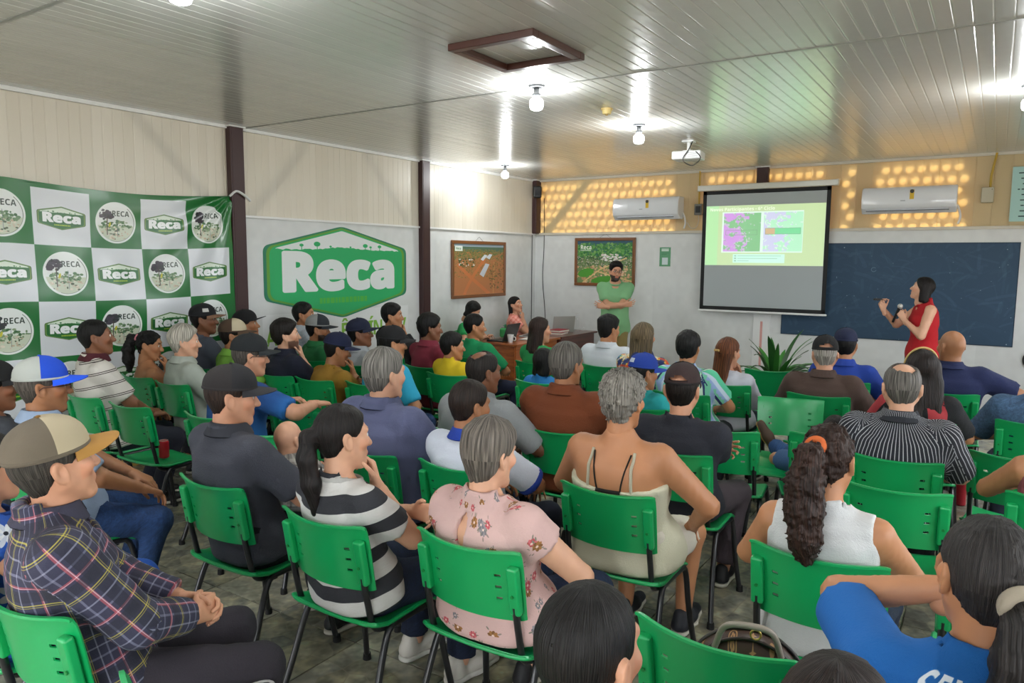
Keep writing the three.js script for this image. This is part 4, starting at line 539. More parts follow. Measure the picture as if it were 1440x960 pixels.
  const finish = (n, mat, name, uvf, parent = G) => { peopleTris += n.idx.length / 3; return part(name, toGeo(n, uvf), mat, parent); };
  finish(acc, skinMat, 'body');
  // ---- trousers, shorts or skirt
  const lw = o.legs || { c: '#2b3242' }, cut = lw.cut === undefined ? 0.93 : lw.cut, loose = lw.loose || 0.012;
  {
    const f = (x, y, z) => {
      const py = y - hipY, b = x * A[0] + py * A[1] + z * A[2]; let d = Math.max(torso(x, y, z) - 0.009, b - 0.13 * s);
      for (const q of [legs.R, legs.L]) {
        let t = cap(x, y, z, q.th) - loose; if (cut < 0) { const c = q.th, tt = ((x - c[0]) * c[8] + (y - c[1]) * c[9] + (z - c[2]) * c[10]) * c[11]; t = Math.max(t, (tt + cut) * 0.4); }
        else { const c = q.shn, tt = ((x - c[0]) * c[8] + (y - c[1]) * c[9] + (z - c[2]) * c[10]) * c[11], rr = cap(x, y, z, c) - loose - 0.012 * clamp(tt, 0, 1); t = smin(t, Math.max(rr, (tt - cut) * 0.4), 0.03); }
        d = smin(d, t, 0.035);
      }
      if (Math.abs(d) < 0.05) d += 0.005 * noise3(x * 11, y * 11, z * 11) + 0.003 * noise3(x * 27, y * 20, z * 27); return d;
    };
    const b = bounds([[-W, hipY - 0.13, -W], [W, hipY + 0.16, W], ...legPts], 0.1 * Math.max(1, g)); const n = surfaceNets(f, b[0], b[1], C.leg);
    if (n.idx.length) finish(n, lw.mat || (lw.denim ? denim(lw.c) : cloth(lw.c)), lw.name || 'trousers', (x, y, z) => [x + z * 0.7, y + z * 0.7]);
  }
  // ---- shoes
  if (o.shoes !== null) { const sh = o.shoes || { c: '#1c1a1a' }, [up, so] = shoeTemplate(sh.kind || 'low', near ? 0.007 : 0.011);
    for (const side of ['R', 'L']) { const q = legs[side], d = V3.norm(q.toe), gx = new THREE.Vector3(), zz = new THREE.Vector3(-d[0], -d[1], -d[2]), u0 = sh.up ? new THREE.Vector3(...V3.norm(V3.sub(q.kn, q.an))) : new THREE.Vector3(0, 1, 0); gx.crossVectors(u0, zz).normalize(); const yy = new THREE.Vector3().crossVectors(zz, gx), m = new THREE.Matrix4().makeBasis(gx, yy, zz); m.setPosition(q.an[0] - yy.x * 0.08 * s, q.an[1] - yy.y * 0.08 * s, q.an[2] - yy.z * 0.08 * s); m.scale(new THREE.Vector3(s, s, s));
      const e = part('shoe', once('shoeg' + (sh.kind || 'low') + near, () => toGeo(up, (x, y, z) => [z * 4, y * 4])), std(sh.c, 0.6), G); e.applyMatrix4(m); part('sole', once('soleg' + (sh.kind || 'low') + near, () => toGeo(so)), std(sh.sole || '#c9c4b6', 0.7), e); } }
  // ---- shirt
  const S = o.shirt || { c: '#888888' };
  {
    const sl = S.sleeve === undefined ? 0.72 : S.sleeve, off = S.off || 0.014, hem = S.hem === undefined ? -0.12 : S.hem, open = (S.open || (S.collar ? 0.078 : 0.074)) * s, top = S.top || 9, nf0 = V3.add(nb, Z, -(S.collar ? 0.03 : 0.016) * s), nk = bone(V3.add(nf0, A, -0.05), V3.add(V3.add(nf0, A, 0.2), [0, 0, -0.03]), 0.001, 0.001), fold = S.fold === undefined ? 1 : S.fold;
    const arm = (q, x, y, z) => {
      const c = q.up, tt = ((x - c[0]) * c[8] + (y - c[1]) * c[9] + (z - c[2]) * c[10]) * c[11]; let d = cap(x, y, z, c) - off - 0.014 * clamp(tt, 0, 1) * (sl < 1.2 ? 1 : 0.4);
      if (sl < 1) return Math.max(d, (tt - sl) * ul); const e = q.fo, t2 = ((x - e[0]) * e[8] + (y - e[1]) * e[9] + (z - e[2]) * e[10]) * e[11]; return smin(d, Math.max(cap(x, y, z, e) - off - 0.004, (t2 - (sl - 1)) * fl), 0.02);
    };
    const f = (x, y, z) => {
      const py = y - hipY, b = x * A[0] + py * A[1] + z * A[2], a = x * X[0] + py * X[1] + z * X[2]; let d = torso(x, y, z) - off - 0.012 * sstep(0.25, -0.05, b / L);
      if (sl > 0) for (const q of [arms.R, arms.L]) { d = smin(d, cap(x, y, z, q.clav) - off * 0.9, 0.035); d = smin(d, arm(q, x, y, z), 0.025); } else if (!S.tank) for (const q of [arms.R, arms.L]) d = smin(d, Math.max(cap(x, y, z, q.clav) - off * 0.8, Math.abs(a) - sw * (1 + sl)), 0.03);
      if (S.tank) d = Math.max(d, b - (S.tank + 0.35 * a * a) * L, Math.abs(a) - 0.16 * s * g - 0.2 * Math.max(0, 0.8 - b / L));
      if (Math.abs(d) < 0.06 && fold) { const q = b / L; d += fold * (0.0055 * noise3(a * 9 + 5, b * 12 + Math.abs(a) * 10, z * 8) + 0.003 * noise3(x * 24, y * 16, z * 24)) * (q > 0.9 ? 0.4 : 1); }
      d = Math.max(d, hem * L - b, b - top * L); if (b > 0.86 * L) d = smax(d, Math.min(0.03, open - (cap(x, y, z, nk) + 0.001)), 0.008); if (S.key && z > 0) d = Math.max(d, (1 - Math.hypot((a + 0.02) / 0.021, (b - 0.83 * L) / 0.052)) * 0.021); return d;
    };
    const bnd = bounds([[-W, hipY - 0.12, -W - belly * 0.06], [W, hipY, W], V3.add(nb, [0, 0.06, 0]), ...(sl > 1 ? armPts : sl > 0 ? [arms.R.sh, arms.L.sh, arms.R.el, arms.L.el] : [arms.R.sh, arms.L.sh])], 0.1 * Math.max(1, g)), n = surfaceNets(f, bnd[0], bnd[1], C.cloth);
    // uv per face, sleeve or trunk
    const P = n.pos, pos = [], uv = [], idx = [], map = new Map();
    const which = (i) => { const x = P[i * 3], y = P[i * 3 + 1], z = P[i * 3 + 2]; if (sl <= 0 || S.flat) return 0; const t = torso(x, y, z), r = cap(x, y, z, arms.R.up), l = cap(x, y, z, arms.L.up), rf = sl > 1 ? cap(x, y, z, arms.R.fo) : 9, lf = sl > 1 ? cap(x, y, z, arms.L.fo) : 9; const m = Math.min(t - 0.012, r, l, rf, lf); return m === r ? 1 : m === l ? 2 : m === rf ? 3 : m === lf ? 4 : 0; };
    const uvOf = (i, w) => {
      const x = P[i * 3], y = P[i * 3 + 1], z = P[i * 3 + 2]; if (!w) { const py = y - hipY, a = x * X[0] + py * X[1] + z * X[2], b = x * A[0] + py * A[1] + z * A[2], c = x * Z[0] + py * Z[1] + z * Z[2]; return S.flat ? [a, b - Math.abs(a) * 0.12] : [Math.atan2(a, c * 1.35) * 0.175 * s * g, b]; }
      const q = w === 1 || w === 3 ? arms.R : arms.L, c = w < 3 ? q.up : q.fo, px = x - c[0], py = y - c[1], pz = z - c[2], dn = V3.norm([c[8], c[9], c[10]]), t = px * dn[0] + py * dn[1] + pz * dn[2], e1 = V3.norm(V3.cross(dn, [0.1, 0.2, 1])), e2 = V3.cross(dn, e1), ang = Math.atan2(px * e1[0] + py * e1[1] + pz * e1[2], px * e2[0] + py * e2[1] + pz * e2[2]); return [ang * 0.06 * s + (S.word ? 2 : 0), L - 0.062 * s - t + (w > 2 ? -ul : 0) - (S.word ? 0.9 : 0)];
    };
    for (let t = 0; t < n.idx.length; t += 3) { const v = [n.idx[t], n.idx[t + 1], n.idx[t + 2]], ws = v.map(which), w = ws[0] === ws[1] ? ws[0] : ws[2]; const us = v.map((i) => uvOf(i, w)), lap = 2 * Math.PI * (w ? 0.06 * s : 0.175 * s * g), mid = w && S.word ? 2 : 0; if (!S.flat && Math.max(us[0][0], us[1][0], us[2][0]) - Math.min(us[0][0], us[1][0], us[2][0]) > lap * 0.5) us.forEach((q) => { if (q[0] < mid) { q[0] += lap; q.push(1); } }); v.forEach((i, k) => { const key = i + '|' + w + (us[k].length > 2 ? 'p' : ''); let id = map.get(key); if (id === undefined) { id = pos.length / 3; pos.push(P[i * 3], P[i * 3 + 1], P[i * 3 + 2]); uv.push(us[k][0], us[k][1]); map.set(key, id); } idx.push(id); }); }
    const gg = toGeo({ pos: P, idx: n.idx }), N = gg.attributes.normal, ge = new THREE.BufferGeometry(), nr = new Float32Array(pos.length); for (const [key, id] of map) { const i = parseInt(key); nr[id * 3] = N.getX(i); nr[id * 3 + 1] = N.getY(i); nr[id * 3 + 2] = N.getZ(i); }
    ge.setAttribute('position', new THREE.Float32BufferAttribute(pos, 3)); ge.setAttribute('normal', new THREE.BufferAttribute(nr, 3)); ge.setAttribute('uv', new THREE.Float32BufferAttribute(uv, 2)); ge.setIndex(idx); peopleTris += idx.length / 3;
    const shirtMesh = part(S.name || 'shirt', ge, S.mat || cloth(S.c), G);
    if (S.collar) {                                                    // turned-down collar round the neck
      const pr = [[0.07, -0.02], [0.066, 0.044], [0.07, 0.051], [0.077, 0.05], [0.103, 0.0], [0.1, -0.006], [0.077, 0.034], [0.076, -0.02]].map((q) => new THREE.Vector2(q[0] * s * (0.8 + 0.2 * g), q[1] * s)), cg = new THREE.LatheGeometry([...pr, pr[0]], near ? 40 : 22, Math.PI + 0.35, Math.PI * 2 - 0.7), m = new THREE.Matrix4().makeBasis(new THREE.Vector3(...X), new THREE.Vector3(...V3.norm(V3.add(A, [0, 0, -0.26]))), new THREE.Vector3(...V3.cross(X, V3.norm(V3.add(A, [0, 0, -0.26]))))); m.setPosition(...V3.add(V3.add(nb, A, 0.0), Z, -0.004)); cg.applyMatrix4(m); part('collar', cg, cloth(S.collar), G);
    } else if (!S.tank && S.band !== null) {
      const tg = new THREE.TorusGeometry((S.open ? S.open + 0.006 : 0.079) * s, 0.0075 * s, 8, near ? 40 : 24).rotateX(Math.PI / 2).scale(1.02, 2.0, 0.98), m = new THREE.Matrix4().makeBasis(new THREE.Vector3(...X), new THREE.Vector3(...V3.norm(V3.add(A, [0, 0, -0.4]))), new THREE.Vector3(...V3.cross(X, V3.norm(V3.add(A, [0, 0, -0.4]))))); m.setPosition(...V3.add(V3.add(nb, A, 0.002), Z, -0.008)); part('neckband', tg.applyMatrix4(m), S.c ? cloth(S.c) : cloth(S.bandc || '#888888'), G);
    }
    for (const q of S.extra || []) q(G, { toWorld, torso, L, s, hipY, arms, nb, A, X, Z, off, all });
  }
  // ---- hair
  const H = o.hair;
  if (H) {
    const capOn = !!o.cap, th = H.th || 0.014, nzA = H.nz === undefined ? 0.004 : H.nz, nzF = H.nf || 60, low = H.low || 0, locks = [];
    const line = (z) => { const Pz = [[-0.12, 0.078], [-0.07, 0.066], [-0.045, 0.03], [-0.02, 0.005], [0.0, 0.012], [0.028, -0.02], [0.05, -0.062], [0.12, -0.082]]; let i = 1; while (i < 7 && z > Pz[i][0]) i++; const p = Pz[i - 1], q = Pz[i]; return p[1] + (q[1] - p[1]) * clamp((z - p[0]) / (q[0] - p[0]), 0, 1) - low * sstep(-0.02, 0.05, z) + (H.front || 0) * sstep(-0.03, -0.07, z); };
    if (H.style === 'long' || H.style === 'bob') { const len = H.len || 0.3, wd = H.wd || 0.055, zb = H.zb || 0.075; for (const x of [-1, -0.35, 0.35, 1]) locks.push(bone([x * wd, 0.04, zb - 0.025], [x * wd * (H.flare || 1.05), -len * (Math.abs(x) > 0.5 ? 0.93 : 1), zb + (H.out || 0.015)], 0.042, H.tip || 0.026)); for (const x of [-1, 1]) if (!H.back) locks.push(bone([x * 0.07, 0.03, 0.015], [x * 0.075, -Math.min(len, 0.22), 0.035], 0.03, 0.02)); }
    if (H.style === 'pony') { const b = H.base || [0, 0.035, 0.115], path = H.path || [[0, 0.02, 0.15], [0, -0.06, 0.16], [0, -0.15, 0.15], [0, -0.24, 0.14]], r = H.r || [0.02, 0.032, 0.03, 0.018]; let p = b; path.forEach((q, i) => { locks.push(bone(p, q, i ? r[i - 1] : 0.018, r[i])); p = q; }); }
    const f = (x, y, z) => {
      let sk2 = smin(ell(x, y, z, CRAN[0], CRAN[1]), cap(x, y, z, NECK), 0.03), up = clamp((y - 0.02) / 0.08, 0, 1), ly = line(z), d = sk2 - th * (0.65 + 0.35 * up) * (0.25 + 0.75 * sstep(0, H.taper || 0.035, y - ly)) - (H.topv || 0) * up * up;
      d = smax(d, (ly - y) * 0.75, H.soft || 0.006); if (H.bald && y > 0.04) d = smax(d, (H.bald - Math.hypot(x, z - (H.bz === undefined ? 0.03 : H.bz)) + 0.004 * noise3(x * 70, 2, z * 70)) * 0.5, 0.01); if (capOn) d = Math.max(d, y - 0.07 + 0.12 * (z < 0 ? 0 : z * 0.3));
      if (locks.length) { let m = 9; for (const b of locks) m = smin(m, cap(x, y, z, b), 0.02); d = smin(d, m, 0.02); }
      if (d < 0.04 && d > -0.04) { d += nzA * (0.6 * noise3(x * nzF, y * nzF * (H.curl ? 1 : 0.35), z * nzF) + (H.curl ? 0.7 : 0.35) * noise3(x * nzF * 2.1, y * nzF * (H.curl ? 2.1 : 0.4), z * nzF * 2.1)); } return d;
    };
    const pts = [[-0.1, -0.11, -0.11], [0.1, 0.15, 0.14]]; for (const b of locks) { pts.push([b[0], b[1], b[2]], [b[3], b[4], b[5]]); } const bd = bounds(pts, 0.03 + th + nzA + (locks.length ? 0.05 : 0)), n = surfaceNets(f, bd[0], bd[1], locks.length > 3 ? C.hair * 1.25 : C.hair);
    const uvs = []; for (let i = 0; i < n.pos.length; i += 3) { const x = n.pos[i], y = n.pos[i + 1], z = n.pos[i + 2]; uvs.push(Math.abs(Math.atan2(x, z - 0.01)) * (H.curl ? 0.9 : 0.55), y > 0 ? (Math.PI / 2 - Math.atan2(Math.hypot(x, z - 0.03), y)) * 0.42 : y * 4); const q = headAt(x, y, z); n.pos[i] = q[0]; n.pos[i + 1] = q[1]; n.pos[i + 2] = q[2]; }
    if (n.idx.length) { peopleTris += n.idx.length / 3; const hg = toGeo(n); hg.setAttribute('uv', new THREE.Float32BufferAttribute(uvs, 2)); const hmesh = part('hair', hg, hairMat(H.c), G);
      if (H.tie) { const tb = H.base || [0, 0.035, 0.115], tg = new THREE.TorusGeometry(H.tr || 0.024, H.tt || 0.011, 10, 24); tg.lookAt(new THREE.Vector3(...(H.tdir || [0, 0.25, 1]))); tg.translate(tb[0] + (H.tdir ? H.tdir[0] * 0.01 : 0), tb[1], tb[2] + 0.008).applyMatrix4(hm); part('hair_tie', tg, cloth(H.tie), G); } }
  }
  // ---- cap, glasses
  if (o.cap) {
    const c = o.cap, cg = new THREE.Group(); cg.name = c.name || 'cap'; G.add(cg); const crown = (p0, p1) => { const r = 0.1, gs = new THREE.SphereGeometry(1, Math.max(6, Math.round((p1 - p0) * 5)), 12, p0, p1 - p0, 0, 1.62), p = gs.attributes.position; for (let i = 0; i < p.count; i++) { const x = p.getX(i), y = p.getY(i), z = p.getZ(i), ph = Math.atan2(z, x), seam = 1 - 0.012 * Math.pow(Math.abs(Math.cos(ph * 3)), 24) * (y < 0.97 ? 1 : 0), yy = Math.pow(Math.max(0, y), 0.82) * Math.sign(y || 1); p.setXYZ(i, x * 0.0895 * seam, 0.052 + yy * (0.099 + (z < 0 ? 0.004 : 0)) + (y < 0 ? y * 0.12 : 0) , 0.012 + z * 0.113 * seam); } gs.computeVertexNormals(); return gs; };
    const two = (m) => { m.side = THREE.DoubleSide; return m; };
    // sphere phi: x = -cos(phi) sin, z = sin(phi); front (-z) is phi in (pi, 2pi)
    const fr = part('crown_front', crown(Math.PI * 1.0, Math.PI * 2.0).applyMatrix4(hm), two(cloth(c.c, 0.9)), cg); const bk = crown(0, Math.PI);
    if (c.arch) { const ix = [...bk.index.array], p = bk.attributes.position, keep = []; for (let i = 0; i < ix.length; i += 3) { const m = [0, 1, 2].map((k) => ix[i + k]), y = m.reduce((a, q) => a + p.getY(q), 0) / 3, x = m.reduce((a, q) => a + p.getX(q), 0) / 3; if (!(y < 0.1 - Math.abs(x) * 0.6 && Math.abs(x) < 0.05 && y > 0.062)) keep.push(...m); } bk.setIndex(keep); }
    part('crown_back', bk.applyMatrix4(hm), two(cloth(c.back || c.c, 0.9)), cg);
    const bl = c.len || 0.088, br = shellGrid(18, 8, (u, v) => { const a = (u - 0.5) * 2, ang = a * 1.12, rx = 0.09, rz = 0.112, out = bl * Math.pow(Math.max(0, 1 - Math.pow(Math.abs(a), 2.6)), 0.5) * v; return [Math.sin(ang) * rx * (1 + 0.02 * v), 0.05 - 0.02 * a * a * (0.3 + v) - 0.008 * v + (c.flip || 0) * v, 0.012 - Math.cos(ang) * rz - out + 0.004]; }, 0.0045);
    part('brim', br.applyMatrix4(hm), two(cloth(c.brim || c.c, 0.85)), cg); part('button', new THREE.SphereGeometry(0.007, 10, 6).scale(1, 0.6, 1).translate(0, 0.154, 0.012).applyMatrix4(hm), cloth(c.brim || c.c), cg);
    part('sweat_band', new THREE.TorusGeometry(0.1, 0.004, 6, 40).rotateX(Math.PI / 2).scale(0.885, 1.6, 1.115).translate(0, 0.05, 0.012).applyMatrix4(hm), cloth(c.band || c.back || c.c), cg);
    if (c.logo) { const lg2 = new THREE.BoxGeometry(0.045, 0.03, 0.006, 6, 4, 1), p = lg2.attributes.position, sx = c.side ? 1 : 0; for (let i = 0; i < p.count; i++) { const a = p.getX(i) / 0.1 + (c.logoAt || 0), y = 0.095 + p.getY(i), r = 1.03 * Math.sqrt(Math.max(0.05, 1 - Math.pow(Math.max(0, (y - 0.06)) / 0.1, 2))); p.setXYZ(i, Math.sin(a) * 0.0905 * r, y, 0.012 - Math.cos(a) * 0.1135 * r + p.getZ(i) * 0.3); } lg2.computeVertexNormals(); part('cap_logo', lg2.applyMatrix4(hm), cloth(c.logo), cg); }
  }
  if (o.glasses) { const gl = merge([...[-1, 1].map((e) => new THREE.TorusGeometry(0.021, 0.0022, 6, 24).scale(1.1, 0.85, 1).translate(e * 0.031, 0.01, -0.107)), poly([[-0.009, 0.014, -0.108], [0.009, 0.014, -0.108]], 0.0022, 5), ...[-1, 1].map((e) => poly([[e * 0.054, 0.014, -0.105], [e * 0.08, 0.012, -0.06], [e * 0.085, 0.012, 0.01], [e * 0.083, -0.01, 0.03]], 0.0024, 5))]).applyMatrix4(hm); part('glasses', gl, std(o.glasses, 0.3), G); }
  for (const q of o.more || []) q(G, { hm, hc, arms, legs, toWorld, hipY, s, A, nb, L });
  // ---- its chair
  if (!standing && o.chair !== null) { let need = -1; for (const yy of [0.62, 0.68, 0.74, 0.8]) for (const aa of [-0.18, -0.09, 0, 0.09, 0.18]) { let z = 0.32; while (z > -0.05 && torso(aa, yy, z) > (S.off || 0.014) + 0.007) z -= 0.006; if (z <= -0.05) continue; const v = (yy - 0.595) / 0.25; need = Math.max(need, z - (0.245 - 0.052 * Math.pow(aa / 0.215, 2) + (v - 0.5) * 0.045 - 0.006)); } const fit = need > -1 ? -need : 0.07, cy = o.chair?.yaw === undefined ? (o.yaw || 0) * 0.6 : o.chair.yaw, c = cy * Math.PI / 180, back = o.chair?.back === undefined ? Math.min(0.1, fit) : o.chair.back; chair(wx - Math.sin(c) * back + (o.chair?.dx || 0), wz - Math.cos(c) * back + (o.chair?.dz || 0), c, 'green plastic chair under ' + o.who); }
  return G;
}
// ------------------------------------------------------------------ the people
const SK = { light: '#d3a184', fair: '#c99375', tan: '#b37c57', mid: '#9c6a48', brown: '#7d5138', dark: '#5d3b2a' };
const HC = { black: '#0d0b0a', dark: '#1a120e', brown: '#3b2618', grey: '#8d8982', white: '#d4cdbe', red: '#7a4524' };
function seat(o) {                                                       // everybody turns towards the screen and the speaker
  const th = -Math.atan2(4.5 - o.at[0], o.at[2] - 0.5) * 180 / Math.PI; if (o.yaw === undefined) o.yaw = th * 0.55; const h = o.head || [0, 0, 0]; o.head = [h[0] + th - o.yaw, h[1], h[2]]; if (o.lean === undefined) o.lean = -11; if (!o.legpose && Math.hypot(o.at[0] - EYE[0], o.at[2] - EYE[2]) > 3.6) { const q = o.s || 1, side = (k) => ({ knee: [k * 0.13 * q, 0.49 * q + (1 - q) * 0.42, -0.37 * q], ankle: [k * 0.12 * q, 0.085, -0.24 * q] }); o.legpose = { R: side(1), L: side(-1) }; } if (!o.chair && o.chair !== null) o.chair = { yaw: 0 }; return person(o);
}
const short = (c, x = {}) => ({ c, th: 0.013, nz: 0.004, ...x });
// front desks and standing pair
person({ label: 'person standing with crossed arms in a faded green T-shirt and khaki trousers', at: [1.78, 1.635, 0.8], standing: true, yaw: 203, lean: 2, g: 1.0, belly: 0.4, skin: SK.fair, beard: '#2a1d17', glasses: '#1a1a1c', hair: short(HC.black, { th: 0.02, topv: 0.014, front: 0.014 }), head: [18, 4, 6],
  shirt: { name: 't_shirt', c: '#7db07f', hem: -0.22, sleeve: 0.75 }, legs: { c: '#8a7a4a' }, shoes: { c: '#3a2e26' }, arms: { R: [-0.13, 1.2, -0.22, [1, -0.9, -0.1], [0, 0.2, 1], [-1, 0.15, 0], 0.5], L: [0.13, 1.17, -0.245, [-1, -0.9, -0.1], [0, 0, 1], [1, 0.2, 0], 0.5] } });
const speaker = person({ label: 'person in a red sleeveless blouse holding a microphone and pointer by the blackboard', at: [5.5, 1.52, 1.2], standing: true, yaw: 112, lean: 0, sex: 'f', skin: SK.light, hair: { c: '#1b1413', style: 'bob', len: 0.12, wd: 0.05, th: 0.016, zb: 0.06, flare: 1.25, tip: 0.035 }, head: [-28, -14, 0], brow: '#1b1413',
  shirt: { name: 'blouse', c: '#b3141f', sleeve: 0, hem: -0.08, open: 0.072 }, legs: { c: '#7f8296', loose: 0.022 }, shoes: { c: '#2a2526' }, arms: { R: [0.1, 1.29, -0.37, [0.4, -1, 0.1], [-1, 0.1, 0.3], [0, 0.9, -0.3], 0.9], L: [-0.06, 1.2, -0.21, [-0.5, -1, 0.3], [1, 0, 0.2], [0.2, 0.85, -0.4], 1.1] } });
const capGeoMic = (pos, ry, dir, h) => { const m = new THREE.Matrix4().makeRotationY(ry); m.setPosition(...pos); return m; };
{ // microphone and pointer are held things of their own
  const c = Math.cos(112 * Math.PI / 180), sn = Math.sin(112 * Math.PI / 180), at = (p) => [speaker.position.x + c * p[0] + sn * p[2], p[1], speaker.position.z - sn * p[0] + c * p[2]];
  const m = thing('microphone', 'black handheld microphone with a silver grille held by the person in red', 'microphone', at([-0.03, 1.27, -0.27])); part('handle', cyl(0.016, 0.012, 0.17, 0, -0.03, 0, 16), M.black, m); part('grille', new THREE.SphereGeometry(0.027, 16, 12).translate(0, 0.075, 0), std('#c9c6c2', 0.4, { metalness: 0.6 }), m); m.rotation.set(0.25, 0, -0.35);
  const p = thing('slide_pointer', 'small black slide pointer in the raised hand of the person in red', 'pointer', at([0.09, 1.4, -0.43])); part('body', box(0.025, 0.022, 0.1, 0, 0, 0, 0.008), M.black, p); part('button', cyl(0.006, 0.006, 0.004, 0, 0.013, -0.02, 10), std('#777777', 0.5), p); p.rotation.y = 112 * Math.PI / 180;
}
seat({ label: 'person in a coral ruffled blouse with long black hair behind the laptops', who: 'the person in the coral blouse', at: [0.34, 1.14, 1.09], yaw: -62, sex: 'f', skin: SK.fair, hair: { c: HC.black, style: 'long', len: 0.22, th: 0.014, back: true }, head: [-4, -12, 0], shirt: { name: 'blouse', c: '#e08a7c', mat: printed(plaidTex('#e58f80', [['#f2b8a8', 0.6, 0.1, 0.3], ['#c9584e', 0.5, 0.6, 0.14]], 0.05, 64)), sleeve: 0.55 }, legs: { c: '#2a2c38' }, arms: { R: 'chin', L: 'lap' }, chair: { yaw: -70 } });
seat({ label: 'person in a green T-shirt bent over the desk beside the dark laptop', who: 'the person bent over the desk', at: [0.5, 1.13, 2.36], yaw: -75, lean: 9, sex: 'f', skin: SK.fair, hair: { c: HC.black, style: 'bob', len: 0.09, th: 0.016, zb: 0.05 }, head: [10, 32, 0], shirt: { name: 't_shirt', c: '#17924b', sleeve: 0.6 }, legs: { c: '#22304d' }, arms: { R: [0.16, 0.8, -0.28], L: [-0.12, 0.8, -0.3] }, chair: { yaw: -75 } });
// ---- rows, wall side first
seat({ label: 'person in a white polo with dark brown double stripes and maroon collar', who: 'the person in the white striped polo', at: [0.95, 1.235, 7.38], g: 1.08, belly: 0.3, skin: SK.brown, hair: short(HC.black, { th: 0.009 }), head: [0, -4, 0], shirt: { name: 'polo_shirt', flat: 1, collar: '#4a1420', sleeve: 0.82, mat: printed(stripeTex([['#cfcac2', 10], ['#3b302c', 1.1], ['#cfcac2', 1.4], ['#3b302c', 1.1], ['#cfcac2', 4]], 0.085)) }, legs: { c: '#1c1f2c' } });
seat({ label: 'person with a curly ponytail and bare tan shoulders in a mustard top', who: 'the person with the curly ponytail in mustard', at: [0.44, 1.08, 6.7], sex: 'f', skin: SK.tan, hair: { c: HC.black, style: 'pony', th: 0.009, tie: '#d98a94', base: [0, 0.06, 0.1], path: [[0, 0.05, 0.15], [0, -0.05, 0.165], [0, -0.14, 0.155], [0, -0.22, 0.14]], r: [0.035, 0.048, 0.044, 0.028], curl: 1, nz: 0.012, nf: 45 }, head: [-14, 8, 0], shirt: { name: 'blouse', c: '#9a6c2e', tank: 0.72, sleeve: 0 }, legs: { c: '#23222a' }, arms: { R: 'chin', L: 'lap' } });
seat({ label: 'person with white hair in a pale grey-green shirt', who: 'the white-haired person', at: [0.96, 1.145, 6.72], g: 1.05, skin: SK.light, hair: { c: HC.white, th: 0.024, nz: 0.008, nf: 50, low: 0.01 }, head: [-6, 2, 0], shirt: { name: 'shirt', c: '#9fa69c', collar: '#a3aaa0', sleeve: 0.85 }, legs: { c: '#2d3548' } });
seat({ label: 'person in a grey-blue shirt and black cap with a tan brim beside the banner', who: 'the person in the black cap with the tan brim', at: [0.4, 1.25, 6.17], skin: SK.brown, hair: short(HC.dark, { th: 0.009 }), cap: { c: '#15161a', brim: '#7a5a44', logo: '#c9c9c4', logoAt: 1.2 }, head: [-6, -2, 0], shirt: { c: '#4c5260', sleeve: 0.8 }, legs: { c: '#22242c' } });
seat({ label: 'person in a dark shirt and black cap with brown underbrim by the column', who: 'the person in the black cap by the column', at: [0.34, 1.17, 5.69], skin: SK.mid, hair: short(HC.dark), cap: { c: '#141417', brim: '#17171a', flip: 0.02 }, head: [-10, -8, 0], shirt: { c: '#2c2d30' }, legs: { c: '#26262c' } });
seat({ label: 'person in a lime green polo and brown cap with cream back', who: 'the person in the lime green polo', at: [0.86, 1.143, 6.21], skin: SK.mid, hair: short(HC.dark), cap: { c: '#c6b99c', back: '#4d3a2c', brim: '#54402f' }, head: [-6, 0, 0], shirt: { name: 'polo_shirt', c: '#6fa13a', collar: '#6fa13a', sleeve: 0.85 }, legs: { c: '#2b2f3c' } });
seat({ label: 'person in a blue dip-dyed shirt with black cap and glasses, arm resting forward', who: 'the person in the blue dip-dyed shirt', at: [2.24, 1.174, 7.1], g: 1.14, belly: 0.4, lean: 12, skin: SK.fair, glasses: '#1c1a1a', hair: short('#5e5750', { th: 0.01 }), cap: { c: '#1d2124', brim: '#23282a', logo: '#b9c0b4' }, head: [-8, 4, 0], shirt: { name: 't_shirt', bandc: '#123a72', sleeve: 0.85, mat: printed(wordTex('#123a72', (g, w, h) => { const q = g.createLinearGradient(0, 0, 0, h); q.addColorStop(0, '#0f2d60'); q.addColorStop(0.42, '#1b4d8c'); q.addColorStop(0.7, '#2a7fd0'); q.addColorStop(1, '#9cc4e2'); g.fillStyle = q; g.fillRect(0, 0, w, h); })) }, legs: { c: '#35507a', denim: true }, arms: { R: [0.3, 0.88, -0.42, [1, -0.3, 0.2], [0, -1, 0], [-0.2, -0.1, -1], 0.5], L: [-0.02, 0.86, -0.4, [-1, -0.3, 0.2], [0, -1, 0]] } });
seat({ label: 'person in a navy polo with thick dark hair resting chin on hand', who: 'the person in the navy polo', at: [1.26, 1.155, 6.0], g: 1.1, skin: SK.light, beard: '#6a4a3c', hair: { c: HC.dark, th: 0.024, nz: 0.006, topv: 0.006 }, head: [-6, -4, 0], shirt: { name: 'polo_shirt', c: '#14192c', collar: '#14192c', sleeve: 0.85 }, legs: { c: '#1e2230' }, arms: { R: 'chin', L: 'fold' } });
seat({ label: 'person with cropped dark hair in a pale checked shirt by the wall', who: 'the person in the pale checked shirt', at: [0.3, 1.22, 4.97], skin: SK.tan, hair: short(HC.black, { th: 0.016 }), head: [-10, 0, 0], shirt: { collar: '#b9c2cc', mat: printed(plaidTex('#c3cbd4', [['#9fb0c4', 0.5, 0.2, 0.2]], 0.03, 64)), sleeve: 0.8 }, legs: { c: '#2a3040' } });
